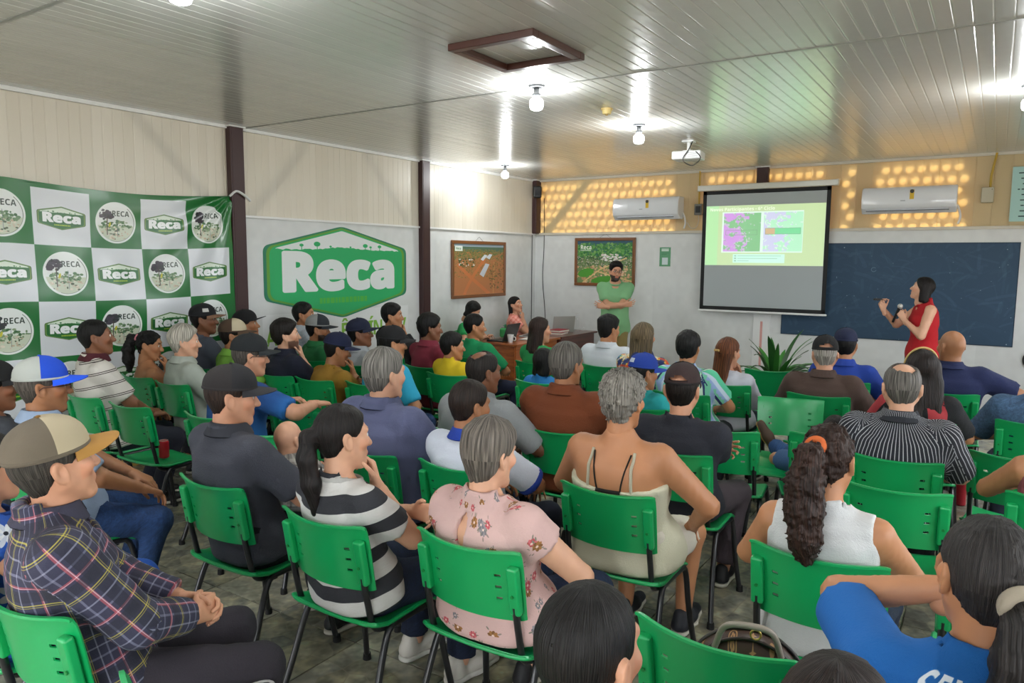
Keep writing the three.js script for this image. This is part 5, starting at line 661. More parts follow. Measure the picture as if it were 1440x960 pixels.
seat({ label: 'bearded person in a green polo and grey cap with dark brim', who: 'the bearded person in the green polo', at: [0.8, 1.12, 5.24], skin: SK.mid, beard: '#2a1c16', hair: short(HC.black), cap: { c: '#2c3136', back: '#8f918f', brim: '#20262c' }, head: [-6, 4, 0], shirt: { name: 'polo_shirt', c: '#1f6e3d', collar: '#1f6e3d', sleeve: 0.8 }, legs: { c: '#23262e' } });
seat({ label: 'person in an ochre T-shirt and navy cap with hand at the mouth', who: 'the person in the ochre T-shirt', at: [1.72, 1.055, 5.87], lean: 8, skin: SK.mid, hair: short(HC.black, { th: 0.009 }), cap: { c: '#141c3c', logo: '#aab2c4', logoAt: -1.9 }, head: [-4, 12, 0], shirt: { name: 't_shirt', c: '#8f6a1e', sleeve: 0.85 }, legs: { c: '#26262c' }, arms: { R: 'chin', L: 'fold' } });
seat({ label: 'person in a light grey shirt and navy cap turned to the screen', who: 'the person in the light grey shirt', at: [1.33, 1.11, 5.22], skin: SK.brown, hair: short(HC.black, { th: 0.008 }), cap: { c: '#161d36', logo: '#b4bac8', logoAt: -0.6 }, head: [-16, -6, 0], shirt: { c: '#a3a9ae', collar: '#a3a9ae', sleeve: 0.85 }, legs: { c: '#2d3342' } });
seat({ label: 'young person in a black hooded sweatshirt leaning on a folded hand', who: 'the person in the black hoodie', at: [0.98, 1.205, 4.4], skin: SK.tan, hair: short(HC.black, { th: 0.018, topv: 0.006 }), head: [-14, 0, 0], shirt: { name: 'hoodie', c: '#131416', sleeve: 1.95, off: 0.022, extra: [(G, q) => { const t = new THREE.TorusGeometry(0.085, 0.035, 10, 24, Math.PI * 1.3).rotateZ(-Math.PI * 0.15).rotateX(Math.PI / 2 + 2.9); t.translate(...V3.add(q.nb, [0, 0.0, 0.035])); part('hood', t, cloth('#131416'), G); }] }, legs: { c: '#22304a', denim: true }, arms: { R: 'chin', L: 'lap' } });
seat({ label: 'person in a turquoise T-shirt and black cap with jeans', who: 'the person in the turquoise T-shirt', at: [2.21, 1.128, 5.75], lean: 12, skin: SK.tan, hair: short(HC.black), cap: { c: '#121215' }, head: [-10, 4, 0], shirt: { name: 't_shirt', c: '#2aa0c4', sleeve: 0.85 }, legs: { c: '#2f4d80', denim: true } });
seat({ label: 'large person with thick grey hair in a lavender-grey polo', who: 'the large person in the lavender-grey polo', at: [3.57, 1.205, 7.3], yaw: -8, g: 1.3, belly: 0.5, s: 1.04, skin: SK.light, hair: { c: HC.grey, th: 0.02, nz: 0.007, nf: 55, low: 0.004 }, head: [-2, 2, 0], shirt: { name: 'polo_shirt', c: '#5a5f80', collar: '#545a7a', sleeve: 0.9, off: 0.018 }, legs: { c: '#1b2134' } });
seat({ label: 'person in a maroon polo with shaggy black hair and jeans', who: 'the person in the maroon polo', at: [1.93, 1.176, 4.95], skin: SK.brown, hair: { c: HC.black, th: 0.024, nz: 0.007, low: 0.012 }, head: [-8, 4, 0], shirt: { name: 'polo_shirt', c: '#7a2436', collar: '#7a2436', sleeve: 0.85 }, legs: { c: '#31507e', denim: true } });
seat({ label: 'child in a yellow shirt with lettering on the back', who: 'the child in the yellow shirt', at: [2.38, 1.066, 5.2], s: 0.82, hs: 1.12, skin: SK.tan, hair: { c: HC.black, th: 0.022, low: 0.006 }, head: [-16, 2, 0], shirt: { name: 't_shirt', word: 1, bandc: '#d9bb1e', sleeve: 0.8, mat: printed(wordTex('#d9bb1e', (g, w, h) => { g.fillStyle = '#3a3222'; g.font = 'bold 46px sans-serif'; g.textAlign = 'center'; g.fillText('ATA', w * 0.5, h * 0.36); })) }, legs: { c: '#2a3350' } });
seat({ label: 'person in a bright green T-shirt with white lines printed on the back', who: 'the person in the bright green printed T-shirt', at: [1.88, 1.132, 4.2], yaw: -10, skin: SK.tan, hair: short(HC.black, { th: 0.012 }), head: [-12, 2, 0], shirt: { name: 't_shirt', word: 1, bandc: '#15935a', sleeve: 0.85, mat: printed(wordTex('#15935a', (g, w, h) => { g.fillStyle = '#dfeee4'; for (const [y, l] of [[0.33, 0.3], [0.42, 0.42], [0.5, 0.34]]) g.fillRect(w * (0.42 - l / 2), h * y, w * l, h * 0.022); })) }, legs: { c: '#1c2440' } });
seat({ label: 'person with straight long brown hair in a green vest with a round logo', who: 'the person in the green vest', at: [2.6, 1.135, 4.15], sex: 'f', skin: SK.fair, hair: { c: '#33211a', style: 'long', len: 0.2, th: 0.015, wd: 0.058, tip: 0.036 }, head: [-10, 0, 0], shirt: { name: 'vest', word: 1, bandc: '#1f8a4a', sleeve: 0.2, mat: printed(wordTex('#1f8a4a', (g, w, h) => { g.strokeStyle = '#1d3b2a'; g.lineWidth = 8; g.beginPath(); g.arc(w * 0.44, h * 0.5, w * 0.19, 0, 7); g.stroke(); g.fillStyle = '#e6efe8'; g.font = 'bold 74px sans-serif'; g.textAlign = 'center'; g.fillText('AMA', w * 0.44, h * 0.56); })) }, legs: { c: '#23262e' } });
seat({ label: 'small child with black hair in a blue shirt beside the brown-shirted person', who: 'the small child in blue', at: [3.21, 0.991, 5.1], s: 0.78, hs: 1.15, sex: 'f', skin: SK.brown, hair: { c: HC.black, style: 'bob', len: 0.1, th: 0.018, zb: 0.05 }, shirt: { name: 't_shirt', c: '#1d6fae', sleeve: 0.7 }, legs: { c: '#22304d' } });
seat({ label: 'balding person in a grey polo beside the rust brown shirt', who: 'the balding person in the grey polo', at: [3.69, 1.139, 6.6], g: 1.12, lean: 4, skin: SK.brown, hair: short('#2a2420', { th: 0.01, bald: 0.044, bz: 0.045 }), head: [-14, 4, 0], shirt: { name: 'polo_shirt', c: '#8c9092', collar: '#85898b', sleeve: 0.9, off: 0.018 }, legs: { c: '#2c303a' }, arms: 'knee' });
seat({ label: 'boy in a white football jersey with royal blue cuffs', who: 'the boy in the white and blue jersey', at: [4.11, 1.106, 7.3], yaw: -4, s: 0.95, skin: SK.mid, hair: short('#2a1d16', { th: 0.014 }), head: [-14, 6, 0], shirt: { name: 'jersey', word: 1, collar: '#1c3c9c', sleeve: 0.85, mat: printed(wordTex('#c9cfdc', (g, w, h) => { g.fillStyle = '#2b3f9a'; g.beginPath(); g.ellipse(w * 0.24, h * 0.55, 40, 26, 0, 0, 7); g.fill(); })) , extra: [(G, q) => { for (const k of ['R', 'L']) { const a = q.arms[k], d = V3.norm(V3.sub(a.el, a.sh)), c = V3.add(a.sh, d, 0.285 * q.s * 0.83), t = new THREE.TorusGeometry(0.066, 0.009, 8, 28).scale(1, 1, 2); t.lookAt(new THREE.Vector3(...d)); t.translate(...c); part('cuff', t, cloth('#1c3c9c'), G); } }] }, legs: { c: '#1d2336' }, arms: 'knee' });
seat({ label: 'person with salt-and-pepper hair in a rust brown shirt', who: 'the person in the rust brown shirt', at: [4.13, 1.195, 6.4], yaw: 2, g: 1.15, skin: SK.mid, hair: { c: '#6f6a63', th: 0.02, nz: 0.005, nf: 70 }, head: [-4, 2, 0], shirt: { c: '#6e3616', collar: '#6e3616', sleeve: 0.95, off: 0.02 }, legs: { c: '#27252a' } });
seat({ label: 'person with styled black hair and faded sides in a white shirt', who: 'the person in the white shirt with faded hair', at: [3.21, 1.156, 3.95], yaw: -8, g: 1.12, skin: SK.tan, hair: { c: HC.black, th: 0.012, topv: 0.02, nz: 0.006 }, head: [0, 4, 0], shirt: { c: '#c9d0d6', collar: '#c9d0d6', sleeve: 0.95, off: 0.018 }, legs: { c: '#23283a' } });
seat({ label: 'person with streaked blond hair in a multicoloured checked shirt', who: 'the person in the multicoloured checked shirt', at: [3.79, 1.174, 4.5], yaw: -6, sex: 'f', skin: SK.fair, hair: { c: '#7d6b50', style: 'long', len: 0.2, th: 0.014, wd: 0.055 }, shirt: { collar: '#23305e', sleeve: 1.6, mat: printed(plaidTex('#d8b84a', [['#1f2f66', 0.85, 0.0, 0.2], ['#c8462e', 0.75, 0.3, 0.18], ['#4aa0b8', 0.7, 0.6, 0.16], ['#e6e2d4', 0.6, 0.84, 0.1]], 0.16)) }, legs: { c: '#2b3346' } });
seat({ label: 'child in a royal blue cap and teal shirt', who: 'the child in the royal blue cap', at: [4.24, 1.056, 5.55], s: 0.82, hs: 1.12, yaw: -20, skin: SK.mid, hair: short(HC.black), cap: { c: '#1e3f9c', logo: '#c4cede', logoAt: 3.0 }, head: [-30, 6, 0], shirt: { name: 't_shirt', c: '#1f9a9c', sleeve: 0.7 }, legs: { c: '#24304a' } });
seat({ label: 'person with curly grey hair in a cream strappy top and white shorts', who: 'the person with curly grey hair', at: [4.85, 1.198, 7.2], yaw: 2, g: 1.24, sex: 'f', s: 1.03, skin: SK.tan, hair: { c: '#9a958c', th: 0.026, nz: 0.014, nf: 75, curl: 1, low: 0.012 }, head: [-8, 4, 0],
  shirt: { name: 'strappy_top', c: '#c9c6ae', tank: 0.66, sleeve: 0, extra: [(G, q) => { const on = (a, t) => { let z = 0.2; for (; z > -0.02; z -= 0.004) { const p = q.toWorld([a, t * q.L, z]); if (q.all(p[0], p[1], p[2]) < 0.002) break; } return q.toWorld([a, t * q.L, z + 0.003]); }; for (const e of [-1, 1]) { part('strap', tube([0.63, 0.7, 0.77, 0.84, 0.9, 0.95].map((t, i) => on(e * (0.098 - i * 0.001), t)), 0.007, 30, 6), cloth('#cfcab2'), G); part('bra_strap', tube([0.63, 0.72, 0.8, 0.87, 0.94].map((t, i) => on(e * (0.05 + i * 0.008), t)), 0.0035, 30, 6), cloth('#17140f'), G); } part('bra_band', tube([-0.055, -0.02, 0.02, 0.055].map((a) => on(a, 0.645)), 0.009, 16, 6), cloth('#17140f'), G); }] },
  legs: { c: '#cfc8ba', cut: -0.75, name: 'shorts', loose: 0.018 }, shoes: { c: '#23252c' }, arms: { R: [0.24, 0.62, -0.2, [1, 0, 0.35]], L: [-0.22, 0.62, -0.22, [-1, 0, 0.35]] } });
seat({ label: 'person in a charcoal T-shirt and brown mesh cap with open back', who: 'the person in the charcoal T-shirt', at: [4.84, 1.135, 6.46], yaw: 4, g: 1.05, skin: SK.fair, hair: short(HC.dark, { th: 0.011 }), cap: { c: '#2a1e1e', back: '#3a2a2a', arch: 1, band: '#171314' }, head: [4, 2, 0], shirt: { name: 't_shirt', c: '#20222c', sleeve: 0.85 }, legs: { c: '#4b4148' }, arms: 'fold', legpose: { R: { knee: [0.2, 0.5, -0.42], ankle: [0.16, 0.085, -0.3] } }, shoes: { c: '#17171a' } });
seat({ label: 'person with short black hair in a blue, green and white patterned blouse', who: 'the person in the blue and green blouse', at: [4.3, 1.16, 4.88], yaw: -2, sex: 'f', g: 1.12, skin: SK.tan, hair: { c: HC.black, th: 0.024, nz: 0.007, low: 0.004 }, head: [4, 4, 0], shirt: { name: 'blouse', bandc: '#c9d6ea', sleeve: 0.7, off: 0.02, mat: printed(stripeTex([['#9fb6e2', 3], ['#c9d6ea', 1.2], ['#59c49a', 3], ['#cfe8d4', 1.6], ['#2d3a6a', 0.8], ['#7fd0b0', 2]], 0.22, true)) }, legs: { c: '#2a2c34' } });
seat({ label: 'person with long reddish brown hair clipped back in a white shirt', who: 'the person with long reddish brown hair', at: [4.42, 1.075, 4.3], yaw: -6, sex: 'f', skin: SK.fair, hair: { c: HC.red, style: 'long', len: 0.27, th: 0.014, wd: 0.045, back: true }, head: [-20, 6, 0], shirt: { c: '#cdcfdb', sleeve: 1.7 }, legs: { c: '#1c2238' }, arms: { R: 'chin', L: 'lap' }, more: [(G, q) => { part('hair_clip', box(0.05, 0.018, 0.02, -0.02, 0.02, 0.128, 0.006).applyMatrix4(q.hm), std('#b9975a', 0.4), G); }] });
seat({ label: 'person in a brown shirt and black cap with an adjusting strap', who: 'the person in the brown shirt and black cap', at: [5.14, 1.12, 4.36], yaw: 4, g: 1.1, skin: SK.fair, hair: short('#b7b0a6', { th: 0.009 }), cap: { c: '#141315', arch: 1 }, head: [6, 4, 0], shirt: { c: '#4c3a33', collar: '#4c3a33', sleeve: 0.95, off: 0.02 }, legs: { c: '#2a2624' } });
seat({ label: 'person in a royal blue polo and dark blue cap with a dark strap', who: 'the person in the royal blue polo', at: [5.16, 1.12, 3.62], yaw: -4, skin: SK.tan, hair: short(HC.black), cap: { c: '#1a2240' }, head: [-4, 4, 0], shirt: { name: 'polo_shirt', c: '#1d3f9a', collar: '#1d3f9a', sleeve: 0.85 }, legs: { c: '#27406e', denim: true } });
seat({ label: 'bald person in a navy polo with elbow over the chair', who: 'the bald person in the navy polo', at: [5.9, 1.17, 3.7], yaw: 8, g: 1.16, skin: SK.mid, hair: null, head: [14, 2, 0], shirt: { name: 'polo_shirt', c: '#141f48', collar: '#141f48', sleeve: 0.85, off: 0.018 }, legs: { c: '#1f2638' }, arms: { R: [0.36, 0.66, -0.1, [1, 0.2, 0.3]], L: 'lap' } });
seat({ label: 'person with long dark wavy hair and a hairband in a red and black top', who: 'the person with long dark wavy hair', at: [5.8, 1.14, 4.95], yaw: 6, sex: 'f', skin: SK.tan, hair: { c: '#241712', style: 'long', len: 0.3, th: 0.018, wd: 0.062, flare: 1.35, tip: 0.045, nz: 0.008, nf: 40 }, head: [4, 2, 0], shirt: { name: 'blouse', bandc: '#17171b', sleeve: 0.85, mat: printed(plaidTex('#17171b', [['#b83a40', 0.9, 0.1, 0.22, 'v']], 0.5)) }, legs: { c: '#26262e' }, more: [(G, q) => { part('hairband', new THREE.TorusGeometry(0.1, 0.006, 8, 40, Math.PI).scale(1.0, 1.25, 1).rotateX(0.25).translate(0, 0.03, -0.01).applyMatrix4(q.hm), std('#c8a868', 0.4), G); }] });
seat({ label: 'balding grey-haired person in a black and white pinstriped shirt', who: 'the person in the pinstriped shirt', at: [5.79, 1.17, 5.96], yaw: 2, g: 1.1, skin: SK.light, hair: short('#77726c', { th: 0.012, bald: 0.052, bz: 0.04 }), head: [-2, 6, 0], shirt: { sleeve: 0.95, collar: '#2a2c34', off: 0.018, mat: printed(stripeTex([['#23252e', 3.6], ['#b4b6bc', 1]], 0.016, true)) }, legs: { c: '#22242c' } });
seat({ label: 'person with a curly brown ponytail and orange scrunchie in a white top', who: 'the person with the orange scrunchie', at: [5.72, 1.13, 7.46], yaw: 1, sex: 'f', s: 1.0, skin: SK.tan, hair: { c: '#3a241b', style: 'pony', th: 0.012, nz: 0.006, tie: '#e8743a', tr: 0.026, tt: 0.014, base: [-0.012, 0.062, 0.108], tdir: [-0.2, 0.5, 1], path: [[-0.02, 0.03, 0.16], [-0.03, -0.06, 0.165], [-0.035, -0.15, 0.155], [-0.03, -0.25, 0.15], [-0.03, -0.31, 0.14]], r: [0.045, 0.058, 0.062, 0.052, 0.03], curl: 1, nf: 62, nz: 0.013 }, head: [-16, 8, 4], shirt: { name: 'sleeveless_top', c: '#c7c8c8', sleeve: -0.02, open: 0.07 }, legs: { c: '#24324c', denim: true }, arms: 'lap', shoes: { c: '#2b2320' } });
// child lying back beside her, boots up on the turned chair
seat({ label: 'child in jeans with brown boots resting on the turned green chair', who: 'the child with the boots up', at: [5.46, 0.84, 5.72], s: 0.86, yaw: 28, lean: -48, chair: { yaw: 20, back: 0.02 }, skin: SK.tan, hair: short(HC.dark), shirt: { name: 't_shirt', c: '#3a5a86', sleeve: 0.8 }, legs: { c: '#2c5a98', denim: true }, shoes: { c: '#4b3728', sole: '#b58a4a', kind: 'boot', up: true }, legpose: { R: { knee: [0.15, 0.57, -0.38], ankle: [0.2, 0.56, -0.76], toe: [0.2, 0.9, -0.3] }, L: { knee: [-0.06, 0.55, -0.38], ankle: [-0.08, 0.545, -0.74], toe: [-0.45, 0.8, -0.25] } } });
// ---- near rows
seat({ label: 'person in a light blue polo with a white and blue cap, glasses and jeans', who: 'the person in the white and blue cap', at: [2.43, 1.183, 8.4], yaw: -22, g: 1.08, belly: 0.3, skin: SK.mid, glasses: '#3a1a18', hair: short('#5c554e', { th: 0.009 }), cap: { c: '#1c4fd0', back: '#b9beb8', brim: '#1c54e0', logo: '#dfe4ea' }, head: [-8, 0, 0], shirt: { name: 'polo_shirt', c: '#8d9fb8', collar: '#8d9fb8', sleeve: 0.9 }, legs: { c: '#274a80', denim: true }, arms: 'knee', chair: { yaw: -8 } });
seat({ label: 'person in a dark grey shirt and black cap at the edge of the row', who: 'the person in the dark grey shirt and black cap', at: [1.8, 1.11, 8.36], skin: SK.brown, hair: short(HC.black), cap: { c: '#141416' }, shirt: { c: '#3c3f46', sleeve: 0.85 }, legs: { c: '#23252c' } });
const dad = seat({ label: 'person in a charcoal polo and dark mesh cap holding the baby', who: 'the person holding the baby', at: [3.4, 1.19, 8.08], yaw: -6, g: 1.06, skin: SK.fair, hair: short('#3a2a22', { th: 0.009 }), cap: { c: '#26262a', back: '#2e2a2b', logo: '#d6d6d2', logoAt: -0.7 }, head: [-24, 4, 0], shirt: { name: 'polo_shirt', c: '#3c3e48', collar: '#34363f', sleeve: 0.85 }, legs: { c: '#14161d' }, shoes: { c: '#16161a' }, arms: { R: [0.16, 0.72, -0.28, [1, -0.5, 0.3], [-1, 0.2, 0], [-0.5, 0.4, -0.7], 0.4], L: [0.02, 0.7, -0.32, [-1, -0.3, 0.3], [0, 1, 0], [0.8, 0, -0.3], 0.4] } });
person({ label: 'bald baby in a grey patterned outfit on the lap of the charcoal polo', at: [3.47, 0.965, 7.84], hip: 0.7, yaw: 30, s: 0.52, hs: 1.35, lean: 0, head: [-20, 4, 0], skin: SK.light, hair: null, chair: null, shirt: { name: 'romper', bandc: '#8a8682', mat: printed(plaidTex('#8a8682', [['#b9b4ae', 0.7, 0.1, 0.25], ['#5e5a58', 0.6, 0.55, 0.14]], 0.05, 64)), sleeve: 0.8 }, legs: { c: '#a9a6a2' }, shoes: null, legpose: { R: { knee: [0.08, 0.72, -0.18], ankle: [0.08, 0.62, -0.3] }, L: { knee: [-0.08, 0.72, -0.18], ankle: [-0.08, 0.62, -0.3] } } });
seat({ label: 'person with a black ponytail in a black and white striped top, chin on hand', who: 'the person in the black and white striped top', at: [4.12, 1.12, 8.12], yaw: -8, sex: 'f', s: 1.02, skin: SK.light, hair: { c: '#1c1514', style: 'pony', th: 0.014, tie: '#cfcac4', tr: 0.016, tt: 0.008, base: [0, 0.045, 0.112], path: [[0, 0.02, 0.145], [0, -0.06, 0.15], [0, -0.16, 0.135], [0.005, -0.27, 0.12]], r: [0.028, 0.036, 0.036, 0.016] }, head: [-18, 2, 4], shirt: { name: 'striped_top', flat: 1, bandc: '#c7c5c2', sleeve: 0.6, mat: printed(stripeTex([['#c7c5c2', 1], ['#2c2d33', 1]], 0.115)) }, legs: { c: '#1c2b4a', denim: true }, shoes: { c: '#cfc9bf', sole: '#d8d4cc' }, arms: { R: 'chin', L: 'fold' } });
seat({ label: 'person with bobbed grey hair in a pink floral blouse', who: 'the person in the pink floral blouse', at: [4.7, 1.11, 7.98], yaw: -4, sex: 'f', g: 1.12, skin: SK.light, hair: { c: '#7d746b', th: 0.024, nz: 0.006, nf: 60, low: 0.018, topv: 0.006 }, head: [-10, 6, 0], shirt: { name: 'blouse', bandc: '#c9a7a2', key: 1, sleeve: 0.35, off: 0.02, mat: printed((() => { const t = ctex(1024, 1024, (g, w, h) => { g.fillStyle = '#c9a7a2'; g.fillRect(0, 0, w, h); const r = rng(61); for (let i = 0; i < 44; i++) { const x = r() * w, y = r() * h, s = 16 + r() * 30, c = [['#b04a52', '#c8656a'], ['#8a8487', '#6e6a70'], ['#9a6a3c', '#7a5430']][Math.floor(r() * 3)]; for (let k = 0; k < 9; k++) { const a = k / 9 * 6.28; g.fillStyle = c[k % 2]; g.beginPath(); g.ellipse(x + Math.cos(a) * s * 0.55, y + Math.sin(a) * s * 0.55, s * 0.48, s * 0.3, a, 0, 7); g.fill(); } g.fillStyle = '#ddc2b4'; g.beginPath(); g.arc(x, y, s * 0.25, 0, 7); g.fill(); for (let k = 0; k < 4; k++) { const a = r() * 6.28, d = s * (1.1 + r() * 0.6); g.fillStyle = r() < 0.5 ? '#7d7a6c' : '#8d7f78'; g.beginPath(); g.ellipse(x + Math.cos(a) * d, y + Math.sin(a) * d, s * 0.4, s * 0.15, a, 0, 7); g.fill(); } } }); t.repeat.set(2.3, 2.3); return t; })()) }, legs: { c: '#22345c', denim: true, cut: 0.6 }, shoes: { c: '#17171a' }, arms: 'lap' });
seat({ label: 'person in a plaid flannel shirt and beige cap with clasped hands', who: 'the person in the plaid flannel shirt', at: [3.92, 1.2, 9.05], yaw: -20, lean: -13, skin: SK.fair, hair: short('#4a4540', { th: 0.009 }), cap: { c: '#cfc0a0', back: '#7d7262', brim: '#a97c3c', logo: '#4a463e', logoAt: -0.5 }, head: [-2, -9, 0], shirt: { name: 'flannel_shirt', collar: '#3b3a4c', sleeve: 1.85, off: 0.02, mat: printed(plaidTex('#34344a', [['#8b8aa2', 0.55, 0.06, 0.04], ['#b0505c', 0.7, 0.26, 0.05], ['#d8d4dc', 0.6, 0.29, 0.012], ['#23232e', 0.5, 0.36, 0.2], ['#c6b84a', 0.75, 0.62, 0.02], ['#c6b84a', 0.6, 0.665, 0.014], ['#a8a9bc', 0.55, 0.86, 0.03]], 0.15)) }, legs: { c: '#2c2730', mat: cloth('#2c2730') }, arms: 'clasp', shoes: { c: '#1d1a1a' }, chair: { yaw: 4 }, more: [(G, q) => { const b = q.legs.R; part('side_piping', tube([[b.hip[0] + 0.104, b.hip[1] - 0.01, -0.1], [b.kn[0] + 0.084, b.kn[1] - 0.002, b.kn[2] + 0.12], [b.kn[0] + 0.078, b.kn[1] - 0.03, b.kn[2] - 0.01], [b.an[0] + 0.068, b.an[1] + 0.1, b.an[2] + 0.01]], 0.004, 40, 5), cloth('#d8d6d8'), G); }] });
seat({ label: 'person in a blue dress with big white flowers behind the flannel shirt', who: 'the person in the blue flowered dress', at: [3.34, 1.085, 9.0], yaw: -14, sex: 'f', skin: SK.fair, hair: { c: HC.dark, style: 'long', len: 0.2 }, shirt: { name: 'dress_top', bandc: '#1c4fa8', sleeve: 0.25, mat: printed((() => { const t = ctex(512, 512, (g, w, h) => { g.fillStyle = '#1c4fa8'; g.fillRect(0, 0, w, h); for (const [x, y, s] of [[130, 140, 90], [390, 330, 100], [110, 410, 70], [400, 90, 60]]) { for (let k = 0; k < 10; k++) { const a = k / 10 * 6.28; g.fillStyle = k % 2 ? '#dfe3ea' : '#c6cede'; g.beginPath(); g.ellipse(x + Math.cos(a) * s * 0.55, y + Math.sin(a) * s * 0.55, s * 0.45, s * 0.17, a, 0, 7); g.fill(); } g.fillStyle = '#1c2230'; g.beginPath(); g.arc(x, y, s * 0.16, 0, 7); g.fill(); } }); t.repeat.set(2.6, 2.6); return t; })()) }, legs: { c: '#1c4fa8', cut: 0.5, name: 'dress_skirt', loose: 0.03 } });
seat({ label: 'person with cropped black hair showing a brown crown whorl', who: 'the person with cropped black hair', at: [5.6, 1.115, 8.97], yaw: -14, g: 0.86, skin: SK.fair, hair: { c: '#100c0a', th: 0.008, nz: 0.0022, nf: 120, low: 0.002, taper: 0.06 }, head: [-14, 4, 0], shirt: { c: '#3a4250' }, legs: { c: '#23252c' } });
seat({ label: 'person with sleek dark brown hair at the very front of the rear row', who: 'the person with sleek dark brown hair', at: [6.0, 1.12, 8.97], sex: 'f', g: 0.82, s: 0.92, skin: SK.fair, hair: { c: '#2a1c17', style: 'long', len: 0.25, th: 0.016 }, head: [-10, 0, 0], shirt: { c: '#5a4a52' }, legs: { c: '#23252c' } });
seat({ label: 'person with a grey-streaked ponytail and cream scrunchie in a blue lettered T-shirt', who: 'the person in the blue lettered T-shirt', at: [6.17, 1.19, 8.42], yaw: 3, sex: 'f', g: 1.08, skin: SK.tan, hair: { c: '#3a3635', style: 'pony', th: 0.012, nz: 0.004, nf: 80, tie: '#c9bca6', tr: 0.028, tt: 0.014, base: [0.01, 0.0, 0.118], tdir: [0.1, -0.3, 1], path: [[0.01, -0.04, 0.145], [0.01, -0.1, 0.15], [0.015, -0.17, 0.14], [0.02, -0.24, 0.13]], r: [0.034, 0.044, 0.044, 0.028], curl: 1 }, head: [10, 4, -4], shirt: { name: 't_shirt', word: 1, bandc: '#0f5ea8', sleeve: 0.8, mat: printed(wordTex('#0f5ea8', (g, w, h) => { g.fillStyle = '#dfe6ee'; g.font = 'bold 62px sans-serif'; g.textAlign = 'left'; g.fillText('SEM', w * 0.25, h * 0.13); }, 512)) }, legs: { c: '#27406a', denim: true }, lean: -3, arms: { L: [-0.05, 1.1, -0.17, [-0.55, 0.05, -1], [0.3, 0.2, 0.9], [0.3, 0.9, 0.1], 0.5], R: 'lap' } });
seat({ label: 'person with long dark hair and bare arms behind the denim blue shirt', who: 'the person with the bare arm', at: [6.46, 1.15, 6.3], yaw: 4, sex: 'f', skin: SK.tan, hair: { c: '#221814', style: 'long', len: 0.34, th: 0.016, wd: 0.06, tip: 0.04, nz: 0.007 }, head: [10, 0, 0], shirt: { c: '#8a4a50', sleeve: 0 }, legs: { c: '#2a4470', denim: true }, arms: { L: [-0.1, 0.8, -0.3], R: 'lap' } });
seat({ label: 'person in a denim blue shirt beside the wall cable loop', who: 'the person in the denim blue shirt', at: [6.42, 1.13, 4.6], yaw: 6, g: 1.1, skin: SK.tan, hair: short(HC.dark), shirt: { c: '#4a6a8c', mat: denim('#54749a'), sleeve: 0.95 }, legs: { c: '#23283a' } });
// ------------------------------------------------------------------ empty chairs and small things
const deg = Math.PI / 180;
for (const [x, z, y, lab] of [[1.52, 7.27, 3, 'empty green plastic chair behind the white-haired person'], [2.78, 7.3, 4, 'empty green plastic chair next to the blue dip-dyed shirt'], [2.28, 6.6, 8, 'empty green plastic chair under the resting forearm of the dip-dyed shirt'], [4.87, 5.74, 6, 'empty green plastic chair beyond the charcoal T-shirt'], [5.83, 6.4, 4, 'empty green plastic chair behind the pinstriped shirt'], [6.32, 5.5, -6, 'empty green plastic chair between the denim blue shirt and the bare arm'], [6.26, 7.2, 2, 'empty green plastic chair in front of the blue lettered T-shirt'], [4.52, 3.25, 6, 'empty green plastic chair beside the potted plant'], [5.62, 8.06, -3, 'empty green plastic chair holding the brown handbag'], [4.74, 8.98, 0, 'empty green plastic chair at the elbow of the flannel shirt'], [2.95, 6.6, 4, 'empty green plastic chair in front of the lavender-grey polo']]) chair(x, z, y * deg, lab);
chair(5.06, 5.02, (180 + 12) * deg, 'green plastic chair turned round with boots resting on its seat');
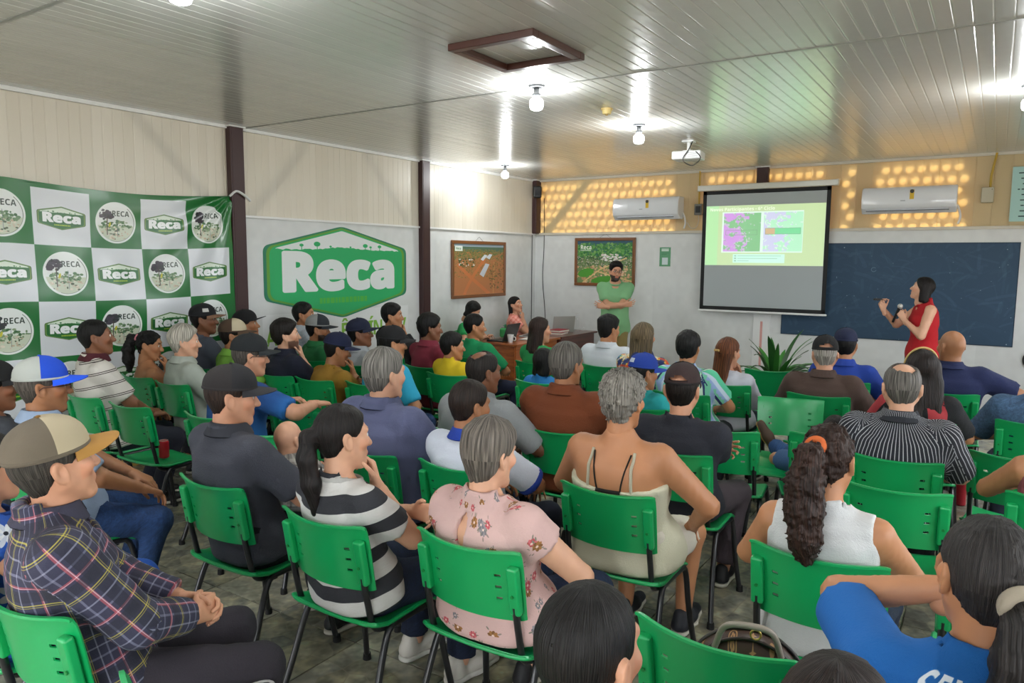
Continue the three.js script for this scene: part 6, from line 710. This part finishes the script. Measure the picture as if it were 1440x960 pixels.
{
  const b = thing('handbag', 'brown patterned leather handbag with zips on the empty chair', 'handbag', [5.62, 0.455, 8.0], 0.25);
  const mono = ctex(512, 512, (g, w, h) => { g.fillStyle = '#3a2820'; g.fillRect(0, 0, w, h); g.fillStyle = '#a07a50'; g.strokeStyle = '#a07a50'; g.lineWidth = 5; for (let j = 0; j < 6; j++) for (let i = 0; i < 6; i++) { const x = (i + (j % 2) * 0.5 + 0.25) * w / 6, y = (j + 0.5) * h / 6; if ((i + j) % 2) { g.beginPath(); g.arc(x, y, 17, 0, 7); g.stroke(); for (let k = 0; k < 4; k++) { g.beginPath(); g.arc(x + Math.cos(k * 1.571) * 6, y + Math.sin(k * 1.571) * 6, 4.5, 0, 7); g.fill(); } } else { g.beginPath(); for (let k = 0; k < 8; k++) { const a = k * 0.7854, r = k % 2 ? 5 : 16; g.lineTo(x + Math.cos(a) * r, y + Math.sin(a) * r); } g.fill(); } } });
  const f = (x, y, z) => { const d = ell(x, y, z, [0, 0.13, 0], [0.165, 0.16, 0.085]); return smax(d, -y + 0.002, 0.02) + 0.004 * noise3(x * 14, y * 14, z * 14); };
  part('bag_body', toGeo(surfaceNets(f, [-0.2, -0.02, -0.12], [0.2, 0.33, 0.12], 0.009), (x, y, z) => [x * 3, y * 3 + z * 3]), std('#ffffff', 0.42, { map: mono }), b);
  const arc = (r, z, w) => tube(Array.from({ length: 13 }, (_, k) => { const a = Math.PI * (0.08 + 0.84 * k / 12); return [Math.cos(a) * r, 0.13 + Math.sin(a) * (r - 0.003), z]; }), w, 40, 6);
  part('zip', arc(0.168, 0.0, 0.006), std('#1d1512', 0.5), b); for (const z of [-0.035, 0.035]) part('piping', arc(0.155, z * 1.1, 0.005), std('#24170f', 0.4), b); part('handle', tube([[-0.09, 0.25, 0.05], [-0.06, 0.33, 0.075], [0.0, 0.345, 0.085], [0.06, 0.33, 0.075], [0.09, 0.25, 0.05]], 0.009, 30, 8), std('#8d8378', 0.45), b); part('buckle', new THREE.TorusGeometry(0.014, 0.003, 8, 20).translate(0.02, 0.3, 0.04), std('#c9a860', 0.3, { metalness: 0.8 }), b);
  const bt = thing('red_bottle', 'red drinks bottle standing on the floor by the jeans', 'bottle', [6.03, 0, 3.74]); part('body', new THREE.LatheGeometry([[0, 0], [0.036, 0], [0.038, 0.01], [0.038, 0.16], [0.03, 0.19], [0.018, 0.21], [0.018, 0.225], [0, 0.225]].map((q) => new THREE.Vector2(...q)), 24), std('#a3182a', 0.35), bt); part('cap', cyl(0.021, 0.021, 0.03, 0, 0.236, 0), std('#c42438', 0.4), bt);
  const pp = thing('paper_sheet', 'white sheet of paper on the floor beside the royal blue polo', 'paper', [5.5, 0.001, 3.75], 0.4); part('sheet', box(0.2, 0.002, 0.28, 0, 0.001, 0), std('#d6d8dc', 0.7), pp);
  const cn = thing('red_drink_can', 'red drinks can on the empty chair behind the white-haired person', 'can', [1.52, 0.45, 7.27]); part('body', new THREE.LatheGeometry([[0, 0], [0.026, 0], [0.033, 0.008], [0.033, 0.11], [0.027, 0.12], [0, 0.118]].map((q) => new THREE.Vector2(...q)), 20), std('#b3202c', 0.3, { metalness: 0.3 }), cn); part('rim', new THREE.TorusGeometry(0.027, 0.002, 6, 20).rotateX(Math.PI / 2).translate(0, 0.12, 0), std('#c9c9c9', 0.3, { metalness: 0.8 }), cn);
}
console.log('people triangles', Math.round(peopleTris));
renderer.render(scene, camera);
